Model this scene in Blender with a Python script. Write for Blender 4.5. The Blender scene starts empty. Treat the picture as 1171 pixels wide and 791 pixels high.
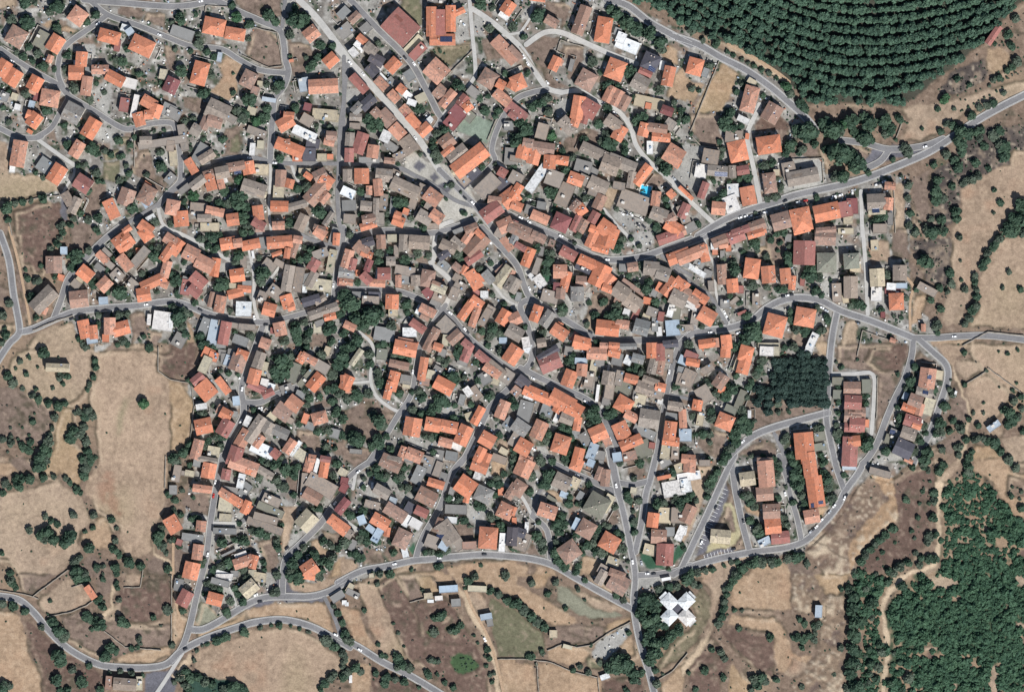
import bpy, math, random
import numpy as np
from mathutils import Vector
from mathutils.geometry import delaunay_2d_cdt

# ------------------------------------------------------------------ survey data
# T x y : survey sheet (fine scale), M x y : survey sheet (coarse scale)
# houses: x,y,width,depth,turn,roof   (+ = wing of the house before it)
# t: trees x,y,radius   P: ground parcels   W: woodland   R: roads   K: parking bays   C: cars   Z: walls   S: solar panels
DATA = """T 0 0
115,250,120,120,30,bh 285,270,90,110,28,vf 380,305,95,110,25,op +355,410,40,50,15,sp
525,112,105,105,36,sh 735,250,140,85,15,oh +790,310,40,75,10,rf 835,190,45,45,10,wf 872,215,50,45,-35,lf 955,312,150,110,25,oh
550,400,75,95,5,op +520,425,45,35,0,wf 515,490,100,95,0,op 590,480,35,55,5,gf
775,530,125,75,28,op +675,470,110,60,0,sp +585,580,70,125,8,sp 870,560,95,65,15,wf 905,715,35,150,12,wf 835,705,60,90,10,rf
1150,575,90,100,25,mp 1095,500,50,65,10,cf 1000,690,100,75,30,op 1045,745,80,90,20,op 1130,740,90,80,25,gf
25,462,90,110,25,op 90,520,100,110,25,op 245,560,90,95,20,op +235,612,50,40,15,sp 250,652,40,50,20,mf
365,640,120,110,10,sh 475,745,120,120,25,gp 225,780,90,60,20,op 120,720,40,40,15,wf 215,700,40,45,15,lf 30,650,60,60,20,gf 100,650,45,45,20,cf
t 160,15,50 230,15,30 380,40,60 320,80,35 80,130,45 180,150,60 380,180,35 380,215,35 190,310,35 110,350,25 150,380,35 215,400,30 250,355,35 285,440,45 360,465,25 445,370,35 440,450,35 640,90,40 580,140,35 700,210,30 850,320,35 820,410,40 780,400,30 930,490,30 490,590,45 605,665,35 640,555,25 695,615,25 310,730,45 170,620,40 1080,550,25 1150,150,25 60,610,25 20,720,25
P tan 0,0 100,0 100,40 0,180
P gold 400,190 440,165 530,210 480,235 410,205
P gold 280,170 340,130 360,150 320,190
P conc 500,310 640,310 650,380 600,480 560,450 590,350 500,345
P conc 620,620 700,560 750,560 720,780 640,720
P dirt 790,60 830,35 980,70 950,140 790,90
P dirt 980,80 1110,100 1100,200 960,140
P dirt 1090,290 1171,330 1171,480 1130,470
T 195 0
295,182,140,110,12,oh 435,232,130,80,10,oh 200,495,100,150,15,oh 525,535,95,110,25,bh 945,230,93,90,-36,sp 1075,408,90,80,-36,op 1025,582,190,95,-3,sp
45,565,150,100,25,mp +85,605,40,60,25,sp 320,745,150,120,25,kp +270,730,50,100,25,sp 920,720,50,50,15,mf 1035,770,160,70,5,cf 80,225,150,70,12,gf 25,765,90,70,20,gf
570,610,50,50,20,bf 545,745,60,50,20,cf 330,385,30,60,10,lf 895,570,65,90,-10,lf 685,668,90,28,18,lf 795,775,70,45,5,op 905,775,40,35,5,op 750,765,30,40,5,mf 600,565,35,40,5,cf 810,410,30,20,0,of
t 410,35,35 650,100,50 640,80,35 700,145,35 440,110,45 525,160,40 520,260,25 170,90,25 60,130,50 180,230,30 190,290,45 830,50,30 840,130,80 900,120,50 800,230,40 1080,310,35 1000,300,40 985,380,40 945,440,50 900,385,25 130,340,25 70,470,50 290,380,30 270,500,35 215,620,50 420,490,15 520,660,60 730,560,45 700,600,40 640,560,30 640,730,40 420,620,25 440,740,40 500,760,40 340,680,30 830,720,40 800,380,20 30,330,25 240,340,35
P dirt 590,185 700,230 740,260 758,440 730,468 610,440 490,370 530,220
P dirt 420,0 745,0 740,100 700,130 600,130 430,30
P gold 370,370 500,440 440,520 440,620 400,690 260,620 340,520 320,440
P dirt 790,280 930,290 960,380 900,480 830,500 800,420
P dirt 70,650 200,660 260,700 200,780 90,720
P conc 200,350 300,350 340,400 230,400
T 390 0
400,187,198,172,43,rp 485,300,140,50,-50,cf 515,350,60,120,40,rf
605,150,65,190,0,op +670,155,65,165,0,rm +735,130,65,170,0,op +680,270,165,75,0,op +790,85,80,40,-25,op
95,115,80,55,-40,bp 180,175,70,60,-30,gf 150,275,90,48,40,op +125,312,75,40,40,wf 85,355,60,50,40,wf 200,335,90,70,40,kp 240,405,100,70,30,dp 210,475,80,70,40,dp 350,442,80,95,35,op 258,455,45,50,35,wf 275,525,60,40,40,wf 245,562,90,60,40,sp 320,565,90,60,-45,gf 405,600,60,55,40,op 445,640,55,45,40,wf 355,650,80,60,40,sp 435,750,90,60,40,sp 105,550,140,60,48,rp
180,690,110,70,-45,dp 110,730,80,60,-45,gp 545,662,70,60,-30,cf 475,690,60,40,20,wf 470,510,70,60,45,gf 640,480,130,130,42,sp 640,640,100,90,42,bp 710,690,60,130,35,sp 810,660,60,80,35,rp +845,700,60,60,-40,op 780,755,100,80,40,mf 850,775,90,70,40,vf 880,620,80,60,40,gf
1100,340,200,85,52,sp 985,530,110,110,32,bh 1070,570,60,60,30,op 1055,615,50,40,-30,wf 1100,670,120,70,45,sp 1155,560,60,90,30,op 1150,770,60,60,30,rp 1118,55,80,90,35,op +1095,105,70,50,35,wf 640,8,120,30,0,gf 30,210,80,100,45,gf 20,90,60,80,45,gf 330,165,40,30,40,gf
t 240,285,30 780,570,50 745,590,30 1045,330,18 1100,490,30 990,190,35 930,20,50 1010,50,30 1150,180,40 925,650,35 960,740,40 1050,740,35 980,640,25 520,730,45 470,730,30 200,780,50 690,415,8 710,430,8 660,340,20 820,600,25 110,240,25 90,300,30 670,400,8 720,440,8
P olive 590,320 760,300 860,270 860,340 720,460 660,400 600,370
P olive2 430,0 490,0 540,80 540,180 400,50
P dirt 930,270 1010,250 1060,330 1090,400 970,400
P conc 760,110 850,110 855,260 770,275
P conc 30,600 110,590 160,650 60,690 20,660
P conc 890,90 930,100 950,230 900,230
T 585 0
270,155,90,60,30,bp 468,140,80,190,20,bp 615,205,100,165,10,oh 775,305,150,80,25,wf +735,255,60,70,25,wf 710,215,45,50,20,gf 930,420,110,110,35,dh +1000,455,30,60,20,wf 895,490,90,40,35,rp 860,560,110,100,30,kp 1050,515,75,130,12,op 695,470,120,130,18,oh 500,540,115,120,25,bh 290,430,65,95,25,op +325,420,40,40,25,sp 655,640,65,110,28,sp 705,665,65,110,28,sp 755,692,60,100,28,bp 450,715,80,150,10,op 545,715,110,110,30,rp 920,690,190,75,12,cf +915,712,40,40,12,of 30,745,150,80,35,rp 20,365,60,110,-40,bp 45,555,90,100,-30,oh 1040,745,80,60,20,mp 690,785,60,40,20,bf 160,5,100,22,10,op 400,440,30,80,15,gf
t 165,100,60 80,245,30 700,100,50 760,150,60 830,190,60 920,220,60 990,280,55 1000,330,40 540,410,45 790,480,55 800,520,40 640,570,50 700,580,40 990,600,40 240,650,45 190,690,50 130,720,40 240,740,40 100,490,30 590,480,25 640,720,40 1080,680,30 1130,740,30 660,60,40 380,760,25 820,650,25
P dirt 230,20 330,10 400,60 340,200 320,190 330,130 230,80
P dirt 90,310 200,250 330,240 230,420 260,500 370,580 300,600 240,560
P dirt 340,290 490,300 480,400 400,540 370,540 400,400 340,370
P gold 1000,350 1060,300 1110,340 1110,430 1020,400
P gold 1090,500 1171,420 1171,700 1030,640
P conc 300,680 390,660 390,780 290,780
T 780 0
85,450,100,110,15,oh 455,680,95,170,20,sh 490,545,60,35,20,cf 600,760,120,110,-60,bp 155,490,40,60,20,gf
t 60,200,40 140,270,25 220,290,40 300,350,22 340,370,22 400,400,22 440,425,20 480,440,25 530,470,25 580,490,25 690,570,45 720,620,40 790,690,40 820,720,40 630,525,20 60,590,30 110,605,22 540,640,25 390,560,25 360,610,30 310,760,45 180,440,40
P gold2 270,420 380,500 330,640 260,740 60,790 150,600
P path 300,300 330,290 690,520 690,540 640,520 500,420
P gold 0,480 60,540 150,570 80,700 0,660
T 971 0
963,240,45,140,35,rp
t 640,660,45 720,530,30 800,570,25 590,730,25 700,730,20 940,575,18 760,740,8 797,715,12 835,695,10 868,675,10 905,655,12 942,640,10 985,612,12 1025,588,10 850,610,8 880,597,8 975,555,8 1028,535,14 1055,520,12 1090,500,8 1118,487,8 745,668,8 778,670,8 975,295,20 1030,620,25 870,720,30 920,700,35 960,690,35 810,770,40 1000,520,30 960,530,30 1050,470,30 1090,450,30 1120,410,40 1060,230,40 1080,300,40 1110,130,40
P gold 930,330 1010,320 1080,380 1080,420 970,500 920,450
P scrub 620,600 680,480 850,410 910,390 930,480 900,540 700,640
P tan 350,720 450,690 640,690 850,610 1171,440 1171,560 900,720 700,790 400,790
T 0 131
232,50,85,95,35,op +200,125,40,25,30,of 130,265,95,170,10,sp +85,365,35,45,5,wf 615,95,95,130,25,op 520,235,75,110,25,sp +505,200,40,40,25,bp 305,345,100,90,35,gf 385,400,95,125,30,op 560,465,110,100,30,rp +590,470,50,70,30,lp 445,550,60,90,-30,kp 505,610,60,110,25,kp 750,635,75,130,-25,op 850,555,100,110,20,bp 995,570,100,120,30,bh 985,475,50,40,35,of 990,600,60,50,-40,lf 1160,625,90,100,10,sh 1090,190,310,50,0,kf 980,175,80,50,0,kp 945,50,70,90,-15,op +1010,20,60,60,0,op 980,760,100,70,35,op 850,770,60,40,-30,op 1010,690,60,30,-25,wf
t 60,50,30 430,70,30 520,60,30 455,200,40 545,150,30 610,220,60 650,260,30 560,330,30 640,390,40 520,340,25 660,440,30 800,440,30 860,390,30 840,340,25 980,400,28 1070,250,35 1075,345,50 900,150,25 870,200,30 810,280,35 790,170,40 880,620,50 650,690,40 540,660,35 490,690,30 590,700,35 690,600,25 1030,710,40 690,450,20 285,560,40 210,575,25 150,585,30 100,595,30 40,620,50 240,390,25 290,420,25 410,740,40 470,740,30 640,760,30 1030,110,20 1100,100,20 580,500,40 510,490,25 1140,730,30 740,270,30 700,240,30 50,700,30
P tan 0,170 50,180 60,390 230,400 330,440 400,520 260,540 130,560 0,590
P dirt2 80,640 250,590 390,590 430,680 400,790 100,790
P olive2 690,320 800,300 820,380 780,440 680,440
P olive2 780,150 880,140 860,210 790,220
P olive2 690,250 780,230 800,290 690,310
P dirt 560,570 640,450 710,470 690,600 590,700
P dirt 470,720 600,730 650,790 470,790
P conc 720,480 780,480 790,590 840,660 800,660 720,580
P conc 670,90 760,90 740,190 640,150
P dirt 1010,240 1040,400 1150,420 1080,530 900,400 880,300 930,240
P dirt 860,340 930,300 960,330 900,400
P conc 1050,290 1150,220 1171,380
P road 400,570 440,560 450,700 410,700
T 195 131
175,105,70,70,30,kp 80,170,50,170,-8,kf 300,45,100,90,15,bp 390,20,110,50,30,kf 200,260,70,130,30,gf 245,285,60,110,60,kp 145,365,55,105,-25,op 265,450,70,110,-15,op +255,400,70,60,-15,bp 185,460,110,60,-35,kp 95,500,80,40,-40,gf 440,350,120,60,-10,bp +525,360,80,85,-10,op +450,385,45,30,-5,lf 350,390,90,80,-15,kp 340,460,45,80,-15,sp 365,435,30,50,-20,wf 575,500,160,90,18,kp +600,525,120,40,18,cp 550,235,35,80,5,wf 605,205,45,55,10,cf 580,120,130,50,20,kf 235,60,60,90,25,bp
760,60,110,85,-30,op 900,130,160,60,25,wf 780,225,190,80,22,op +740,200,90,60,-5,sp 865,305,65,65,10,of 935,275,85,85,5,df 955,195,85,60,10,df 1080,145,70,60,10,bp +1060,185,70,50,20,sp 1015,290,60,50,0,cf 1070,285,40,35,0,of 1060,20,130,50,10,cf 915,40,80,70,30,kf 905,15,40,25,20,of
740,430,70,110,15,bp 800,465,55,60,15,op 725,530,70,100,5,cf 725,620,115,70,-5,op 850,610,130,50,-15,kp 1000,510,100,180,42,bp +1060,440,90,80,35,op +1020,400,90,80,-25,bp 925,415,60,40,35,op 1030,555,60,80,40,sp
590,660,70,95,-10,op 605,755,90,60,30,rp 725,750,80,55,5,sp 420,705,80,80,-8,op 75,700,95,100,-5,op 35,620,80,80,-20,bp 300,650,120,55,12,sp 190,640,110,90,5,kf 230,695,90,50,0,kp 265,755,120,55,0,cf 880,725,70,110,35,kp 1060,700,40,100,35,kp 20,200,50,70,5,kf 25,300,50,100,-10,cf 30,435,60,70,40,gf 900,380,80,35,10,cf 1000,765,80,40,10,bp 625,370,90,70,15,cf
t 150,540,45 220,165,25 345,160,35 130,225,25 480,20,45 570,40,45 610,10,30 90,40,35 450,570,75 360,510,40 390,590,40 460,430,45 320,590,35 250,560,30 730,290,35 870,410,35 910,480,45 850,490,40 990,640,60 1010,740,35 480,690,50 510,740,40 800,720,40 90,580,30 100,610,20 350,600,25 470,500,30 620,40,30 650,10,30 975,75,25 1010,50,20 1060,80,30 700,350,20 500,620,40 450,650,30 600,440,25 130,740,20 60,170,20 150,30,30
P dirt 370,90 460,70 480,180 460,270 370,270 350,130
P olive2 400,150 460,130 470,250 400,250
P conc 690,290 1000,290 1000,330 690,330
T 390 131
320,25,110,90,40,bp +250,0,60,60,40,bp 380,115,100,80,42,sp 300,150,65,75,25,wf 455,205,110,90,50,kp +400,280,90,50,-30,kf 335,215,90,50,35,gf 130,195,80,140,18,rp 215,250,75,85,15,sp 60,170,60,90,15,kp 40,275,60,90,5,rp 340,325,70,40,10,bp 520,75,170,60,48,op +570,105,70,90,48,op 440,10,60,50,40,rp 760,35,90,130,40,mf
710,185,95,90,-38,bp +715,245,90,40,-40,op 590,40,50,35,-40,wf
870,310,250,110,-38,op +790,270,140,90,-38,kp +820,340,170,40,-38,cp 860,450,160,70,-38,df +810,450,60,110,-38,kf
200,320,130,40,0,gf
140,415,95,100,0,op +45,410,60,80,0,kp 290,410,110,85,0,kp 365,405,60,60,30,kf 430,495,190,90,18,kp +540,500,60,90,18,kf 615,555,110,95,40,sp 640,685,90,75,35,sp 560,690,100,80,30,kp 250,490,60,110,-5,sp 45,525,90,60,25,wf 170,615,75,65,5,kp 235,650,40,170,2,kp 285,590,50,110,10,kf 180,720,90,60,-10,bp +175,765,110,50,-15,op 395,740,80,65,20,op +390,700,50,50,20,op 435,690,60,60,0,gf 55,610,90,70,0,gf 435,650,40,40,20,of 350,610,40,110,5,gf 60,700,80,60,0,kf 270,700,40,80,0,kf 590,620,60,40,30,kf 640,765,80,40,0,kf 480,600,50,60,20,kf
980,480,160,100,-40,kf +1080,470,90,90,-40,df 1080,385,60,60,35,rp 1130,290,80,110,5,gf 1000,690,140,100,-25,rp +990,700,40,90,20,op 1110,730,100,90,-25,sp 1030,575,90,50,5,bp 1130,560,120,110,-38,op 885,765,90,60,-25,bp 190,510,40,60,0,sp 180,545,40,30,0,gf 100,20,80,50,10,kp 95,80,70,40,10,kf 1095,60,60,60,0,gf 1150,20,50,60,0,rp
t 615,215,38 625,255,45 640,300,40 610,180,30 220,60,70 180,30,50 60,100,40 530,265,22 940,350,28 735,470,28 820,660,30 1140,360,30 1030,330,20 1150,150,40 690,105,45 380,580,50 420,590,40 310,660,35 130,510,35 570,590,35 300,540,30 330,470,30 460,690,35 550,750,40 610,740,25 680,90,35 640,130,40 1160,190,25 1030,10,25 310,710,25 380,330,20 250,450,20 700,565,18 600,560,25 130,660,30 800,520,15 550,600,25 30,480,25 700,480,18
P court 780,20 870,0 1030,70 980,210 920,170 780,110
P plaza 430,270 500,250 620,340 700,330 860,500 920,610 830,710 690,720 640,620 700,540 560,420 430,400
P road 480,350 530,300 572,336 522,388
P road 580,410 625,380 665,425 615,460
P road 640,480 690,445 740,500 700,540
P conc 640,150 700,60 790,170 740,240
T 585 131
370,75,80,110,-42,kp 430,40,60,90,20,op 490,20,50,90,15,rp 205,115,75,100,15,kf 110,195,70,60,10,bp +75,255,80,90,15,op 215,230,140,80,8,bp +150,285,80,100,15,op +255,320,80,90,5,op +340,310,80,60,8,op 170,430,60,195,35,wf 285,430,110,100,20,kf 555,255,190,75,25,kp 740,330,190,80,22,kp +660,340,120,120,20,kp +690,345,50,35,15,sp 480,350,110,80,15,gf 430,435,100,80,20,op +480,440,60,70,25,kf 355,540,90,150,25,kf 580,475,130,90,25,kp 560,520,90,60,20,kf 885,400,65,150,28,op 800,440,50,110,10,kp 820,590,200,120,20,kf 965,565,60,95,8,sp 1068,535,50,55,-35,op 985,670,110,90,22,kp 430,615,60,80,40,bp +465,640,70,70,-35,op 330,725,110,110,32,mh 190,690,120,65,20,sp 35,615,80,60,20,op +25,520,60,110,30,op 650,760,110,100,35,op 550,690,60,80,30,rp 590,590,70,100,25,bp 550,770,60,50,20,op 470,745,70,90,30,bp 430,730,50,110,25,rp 85,770,150,80,20,bp 1080,755,110,80,30,op 1060,700,80,60,-30,bp 1150,670,60,120,-20,kf 15,735,40,70,30,rp 120,640,60,60,10,gf 200,610,60,50,10,gf
680,60,110,80,35,kp 740,120,80,100,30,op 885,105,70,90,15,op +975,95,130,60,8,bp +1000,155,120,60,5,op 920,235,40,85,0,wf 1085,275,120,120,32,sp +1100,325,60,60,32,op 1060,70,70,70,35,kf 30,430,90,80,20,kf 30,300,80,40,10,kf 70,20,110,50,15,kf 550,385,60,50,30,gf 720,480,80,50,10,kf
t 265,140,45 80,90,60 30,170,60 60,50,60 110,110,45 340,240,30 290,210,20 580,60,40 630,130,40 640,190,50 600,180,35 690,180,35 670,230,35 750,240,40 360,370,45 400,290,35 260,510,55 590,310,40 500,400,35 1030,360,60 990,310,35 530,530,40 490,560,30 330,480,30 60,570,30 110,540,25 140,600,25 280,640,30 600,660,30 620,700,30 1030,560,35 1040,610,30 970,750,40 920,700,40 870,20,50 480,170,40 500,10,30 10,350,30 510,700,30 290,590,25 830,40,40 980,30,30 1110,50,25 760,190,30 700,630,25 940,520,20 660,260,25 1140,20,30
P dirt 340,180 480,90 570,110 580,190 470,250 340,260
P dirt 900,370 1010,390 1030,450 960,490 880,460
P conc 10,340 120,340 80,430
P conc 690,160 780,150 830,250 740,230
P conc 940,180 1060,180 960,290
P conc 1070,380 1171,330 1171,520 1060,440
P tan 620,500 720,500 660,640 600,600
P conc 700,610 780,640 870,700 800,780 680,690
T 780 131
345,150,110,80,-5,kf 375,245,120,135,-12,oh 578,205,155,115,-8,oh 190,285,105,95,10,kf 125,380,75,90,10,wf 235,380,130,70,5,kp +335,385,50,80,0,kp 405,375,80,60,0,rp 445,550,95,120,-10,op 340,510,75,85,-3,wf 350,615,90,110,-18,wf 250,640,90,85,5,sp 585,460,85,130,3,bh 805,420,205,95,-6,kp +720,370,85,110,-6,kf 660,715,120,110,-15,bp +795,705,130,150,-12,oh 965,655,165,110,-12,op +1090,635,90,100,-10,rf 500,745,110,70,-10,bp 520,780,80,40,-10,op 390,780,120,50,-15,rp 1110,700,60,70,0,cf 960,775,130,40,-5,bp 20,640,60,100,25,rp 140,510,50,110,20,rp 30,540,120,25,38,op 630,390,40,40,0,cf 410,40,80,40,20,wf 25,660,60,60,30,kf 440,135,25,40,0,of 55,760,80,60,-25,gf
t 280,60,60 330,90,50 390,80,30 820,110,80 870,120,50 770,100,50 800,230,40 720,200,50 690,250,40 745,190,25 885,200,35 780,260,25 1000,100,80 1060,120,40 950,60,60 1030,250,90 1110,280,60 1140,350,60 1070,400,60 1020,410,45 960,230,40 430,400,45 380,430,30 210,440,25 270,520,40 220,570,50 550,340,35 600,320,35 570,380,25 650,490,35 620,550,40 570,560,30 530,340,25 260,270,25 430,430,35 95,735,35 1130,40,60 1150,110,40 700,690,30 1000,700,30 490,660,18 640,430,20 1080,60,45 1160,290,40 740,240,20 20,30,40 60,130,20 310,450,25 250,180,25 270,230,25 900,550,30
P dirt 40,0 250,0 240,110 270,170 210,230 130,210 70,130
P dirt2 540,0 660,10 720,60 710,110 500,110 490,70
P dirt 650,110 720,110 700,170 650,200
P dirt 770,150 880,160 930,290 760,280 690,270 760,210
P conc 0,180 130,220 100,330 130,430 100,520 0,500
P conc 650,290 940,300 970,450 690,530
P conc 170,520 290,480 300,620 230,640
P conc 510,280 640,270 640,320 510,310
T 971 131
180,590,120,110,-5,kp +185,645,110,50,-5,cp 260,600,60,80,5,sp 270,480,70,50,5,sp 20,615,70,100,-3,mf 205,765,90,60,0,kf 275,700,35,80,0,gf
t 330,20,40 230,40,60 130,60,60 100,20,45 280,100,50 230,130,40 100,160,70 50,130,40 40,330,75 20,270,50 120,390,30 390,250,45 370,220,40 290,300,25 390,470,35 390,560,30 405,660,35 400,740,35 565,335,32 345,410,20 610,110,30 690,70,35 485,95,18 750,110,60 740,180,60 780,130,50 720,160,50 830,120,45 880,100,35 1030,220,55 1030,280,50 1000,200,45 930,360,28 750,250,40 580,440,40 580,510,50 580,570,45 620,560,40 720,350,45 700,300,40 820,430,45 860,410,35 770,450,40 710,650,45 720,690,40 690,480,35 545,695,30 610,700,40 510,770,40 620,770,35 440,770,30 970,505,22 1010,590,30 965,655,18 1090,690,50 1150,600,60 1140,700,60 1050,740,40 1160,650,50 640,265,40 960,140,45 1000,110,40 190,690,45 230,680,35 160,720,35 470,720,12 650,60,30 310,170,18 1100,750,50 870,160,35 900,210,35 840,320,40
P tan 340,160 420,30 500,0 780,0 690,40 620,120 480,170
P dirt 0,190 130,230 160,270 130,320 100,350 0,250
P road 150,230 330,200 500,210 480,270 200,320 110,370 90,330
P dirt 430,420 540,360 540,700 440,750 420,600
P olive 590,290 680,330 740,420 700,470 610,420
P tan2 1171,190 1090,240 1060,330 960,380 880,430 770,480 740,540 750,650 690,760 700,790 1000,790 1060,680 1130,640 1171,540
P tan 250,470 360,460 380,790 260,790 300,650
P tan2 120,560 240,560 240,680 120,680
P scrub 820,110 1000,80 1171,60 1171,200 1080,240 1060,330 880,420 760,500 700,700 600,790 550,790 560,400 680,300
T 0 262
365,240,105,110,0,bp 410,325,45,40,10,of 335,465,100,180,45,kp 575,290,100,85,38,op +525,345,50,60,38,cf 540,475,120,110,-5,bp 600,600,0,0,0,xx 570,670,75,120,-12,op +630,690,55,90,-5,op 740,650,75,110,0,sp +815,665,110,90,-15,op 712,730,45,50,0,of 1095,615,130,120,8,wf +1000,605,25,70,5,wf 960,465,90,90,-10,op 705,370,90,80,-45,sp 700,485,60,50,0,lf 690,190,90,50,40,sp 715,160,70,40,40,kf 830,85,125,110,-35,op +850,110,60,60,-35,op 980,35,80,90,-35,oh 930,145,35,35,0,of 840,225,110,70,50,sp 790,310,80,70,45,kf 940,190,60,150,40,kf 1145,75,70,90,-65,sp +1140,160,130,60,-65,op +1115,140,40,60,15,cf 1115,270,60,110,15,sp +1030,355,170,70,-25,op +1105,370,50,50,20,sp 670,260,70,40,40,gf 510,370,60,50,40,kf 430,145,45,50,0,lf 740,240,60,40,40,kf 890,370,70,60,40,kf 300,545,40,50,30,sp 620,745,70,40,-10,lf
t 650,15,30 590,140,35 510,180,60 380,100,35 340,125,30 420,20,30 400,60,25 270,240,25 240,340,40 180,330,30 200,460,45 240,530,35 170,270,20 60,490,35 20,570,45 40,710,40 10,760,30 370,320,30 630,360,45 800,420,60 760,200,25 870,170,30 1030,170,50 1060,130,40 1060,190,40 1010,130,35 720,265,30 1150,300,40 600,350,20 650,640,30 790,570,40 850,565,30 820,745,35 530,730,30 555,770,25 960,715,25 1000,775,25 930,740,15 660,570,30 460,170,30 480,250,40 1150,510,30 950,300,30 720,420,25 240,590,25 1050,420,25 30,660,20
P dirt2 110,0 400,0 330,130 310,180 260,290 220,280 190,220 130,220
P dirt 470,0 650,0 690,50 560,150 490,110
P tan 170,790 250,700 330,660 480,620 510,700 540,790
P dirt 60,0 140,260 190,450 240,640 180,640
P dirt 870,570 970,540 980,700 880,760
P dirt 0,200 50,400 60,480 0,540
P tan 0,630 80,630 90,680 0,770
P dirt 1000,680 1100,690 1050,790 980,760
P conc 430,180 460,280 430,300 410,180
T 195 262
45,105,110,70,-55,op 140,165,100,95,28,sp +230,235,120,95,28,sp +300,260,60,120,10,op 190,345,110,80,40,rp +165,415,90,70,40,rp +105,390,60,100,10,rf 105,340,50,40,20,gf
400,80,100,80,-20,op 465,80,60,60,-10,sp 540,105,120,65,-15,op 630,95,60,80,0,gf 760,90,165,80,-8,op +880,65,60,50,5,sp +860,130,45,110,15,bp +815,160,40,70,5,op 715,165,70,30,-20,op 450,310,95,85,-8,op 415,380,55,35,5,cf +500,400,90,45,5,op +440,430,100,60,-15,op 325,515,70,110,5,sp +260,490,30,100,8,bp 498,530,100,95,2,wf 490,225,40,80,-5,kf 520,370,60,40,0,gf
230,650,60,110,20,gf 290,690,65,160,8,lf 370,690,70,150,3,rp 400,635,140,35,5,kf 545,650,110,40,0,kf 470,745,100,60,20,gf 740,650,80,90,-15,sp +690,665,30,40,0,rf 635,765,70,70,20,sp 670,550,85,85,15,op 785,485,80,90,-25,op +815,520,50,45,-25,op 705,425,100,80,30,kf 610,460,60,80,20,kf 670,250,90,60,25,kf 730,235,70,40,25,kf 790,330,70,170,10,kp 860,340,60,160,10,kf 910,340,50,80,-10,gf 960,240,70,80,30,rp 1015,380,160,80,0,cf +960,350,60,110,20,kp 950,485,120,60,-5,dp +1010,495,80,40,-20,kp 1010,545,200,60,-22,kp +1055,580,80,45,-15,op 1100,220,50,150,0,cf 1120,60,45,80,0,op 1010,60,80,70,35,sp +1030,30,50,40,35,op 1090,60,40,110,10,gf 1150,360,50,60,10,rf 1130,505,50,60,-15,bf 900,400,30,50,5,wf 1000,630,60,40,-20,gf 985,665,50,60,0,cf 60,745,80,90,30,gf 5,615,25,90,0,wf 85,405,50,60,0,gf 610,15,60,40,0,bp 1020,150,100,60,-20,kf 1050,165,60,30,10,cf 540,690,0,0,0,xx 550,180,15,50,0,wf 700,105,20,30,0,gf
t 200,60,40 270,40,50 320,40,35 250,110,30 300,130,40 370,160,30 450,170,50 490,20,40 540,15,30 335,360,65 95,215,28 30,340,50 160,490,30 50,430,35 50,580,70 90,560,45 70,640,40 100,700,40 20,530,40 130,570,25 200,710,45 230,760,45 280,780,30 610,290,60 600,340,45 640,290,40 820,220,30 910,190,50 940,140,45 900,120,30 870,200,30 440,210,45 590,190,25 690,470,22 770,320,20 915,340,25 840,680,50 850,740,40 760,745,40 920,690,40 910,740,40 830,640,40 890,620,35 1060,660,60 1130,570,40 1140,440,50 1070,750,35 430,690,25 530,710,40 1060,240,30 1150,690,30 680,650,20 400,540,25 210,780,40 350,120,20 960,630,20
P conc 70,460 200,490 250,400 220,520 80,480
P conc 330,220 400,230 370,290 320,290
P gold 110,590 150,640 160,790 100,790 130,700
P dirt 930,700 1060,710 1080,790 930,790
P conc 260,390 360,440 360,460 240,510 230,490
T 390 262
130,110,75,100,-50,bp +165,145,80,45,20,op 45,200,65,120,22,sp +70,240,60,80,20,rp 190,75,80,60,-20,dp 265,80,60,90,0,bp 340,60,60,50,5,cf 420,90,60,100,0,kp 525,90,135,90,5,kp 370,150,30,80,0,kf 335,215,60,60,0,kp 185,245,45,80,20,mp 40,300,100,80,5,gp +40,365,90,45,5,sp 115,295,30,40,0,of 170,330,80,60,45,rp 255,370,100,50,12,sp 290,300,85,80,-10,rp +250,310,30,60,0,wf 385,350,40,80,0,sp 430,280,130,60,10,kf 430,340,60,60,0,gf 500,345,60,70,0,kp 595,320,90,110,10,bh 660,395,100,60,22,cp +640,370,60,40,22,bp 580,450,60,70,-40,mf 655,460,80,50,25,kf 690,130,110,70,25,kp +660,185,80,50,-35,dp 780,100,100,60,40,kp +850,50,50,100,35,sp 910,110,100,170,38,bp +900,190,120,60,-40,rp 780,260,70,50,40,bp +825,275,40,60,30,op 890,340,75,130,-30,op +935,325,60,40,20,of +905,425,50,40,30,rf 1000,340,90,60,45,gp 1120,300,80,150,38,cp 1065,270,30,70,38,bf 945,35,70,40,40,op 1110,120,50,100,-30,sp 1040,20,70,60,30,kf 850,530,170,60,-55,op +910,490,90,60,35,op +895,590,130,50,-70,sp 960,440,50,50,0,wf 345,485,85,95,0,op 100,435,120,40,5,gf 220,440,80,45,5,df 200,475,110,50,5,kf 60,650,80,50,25,sp 590,560,110,60,35,sp +570,595,60,50,35,bp 515,650,110,55,42,rp 460,690,90,60,0,wf 530,545,50,60,30,wf 290,705,130,90,10,gf 430,760,100,60,10,sp +485,775,60,50,15,op 600,720,60,160,30,bp +640,770,60,50,20,op 700,650,100,110,-35,kf 780,720,70,100,40,bp +720,750,40,70,0,cf 865,770,70,50,30,rp 1090,590,80,100,30,op 965,590,50,120,30,kf 1140,640,60,160,20,kf 350,555,60,60,0,cf 640,510,70,40,30,gf 1000,540,60,50,30,kf 900,620,20,60,0,gf 780,330,60,50,30,kf 780,380,80,50,30,kf 740,440,60,80,20,kf 690,240,80,50,30,gf 1085,745,50,40,0,lf 790,10,80,30,-30,gf 1150,70,60,60,40,gf
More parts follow.
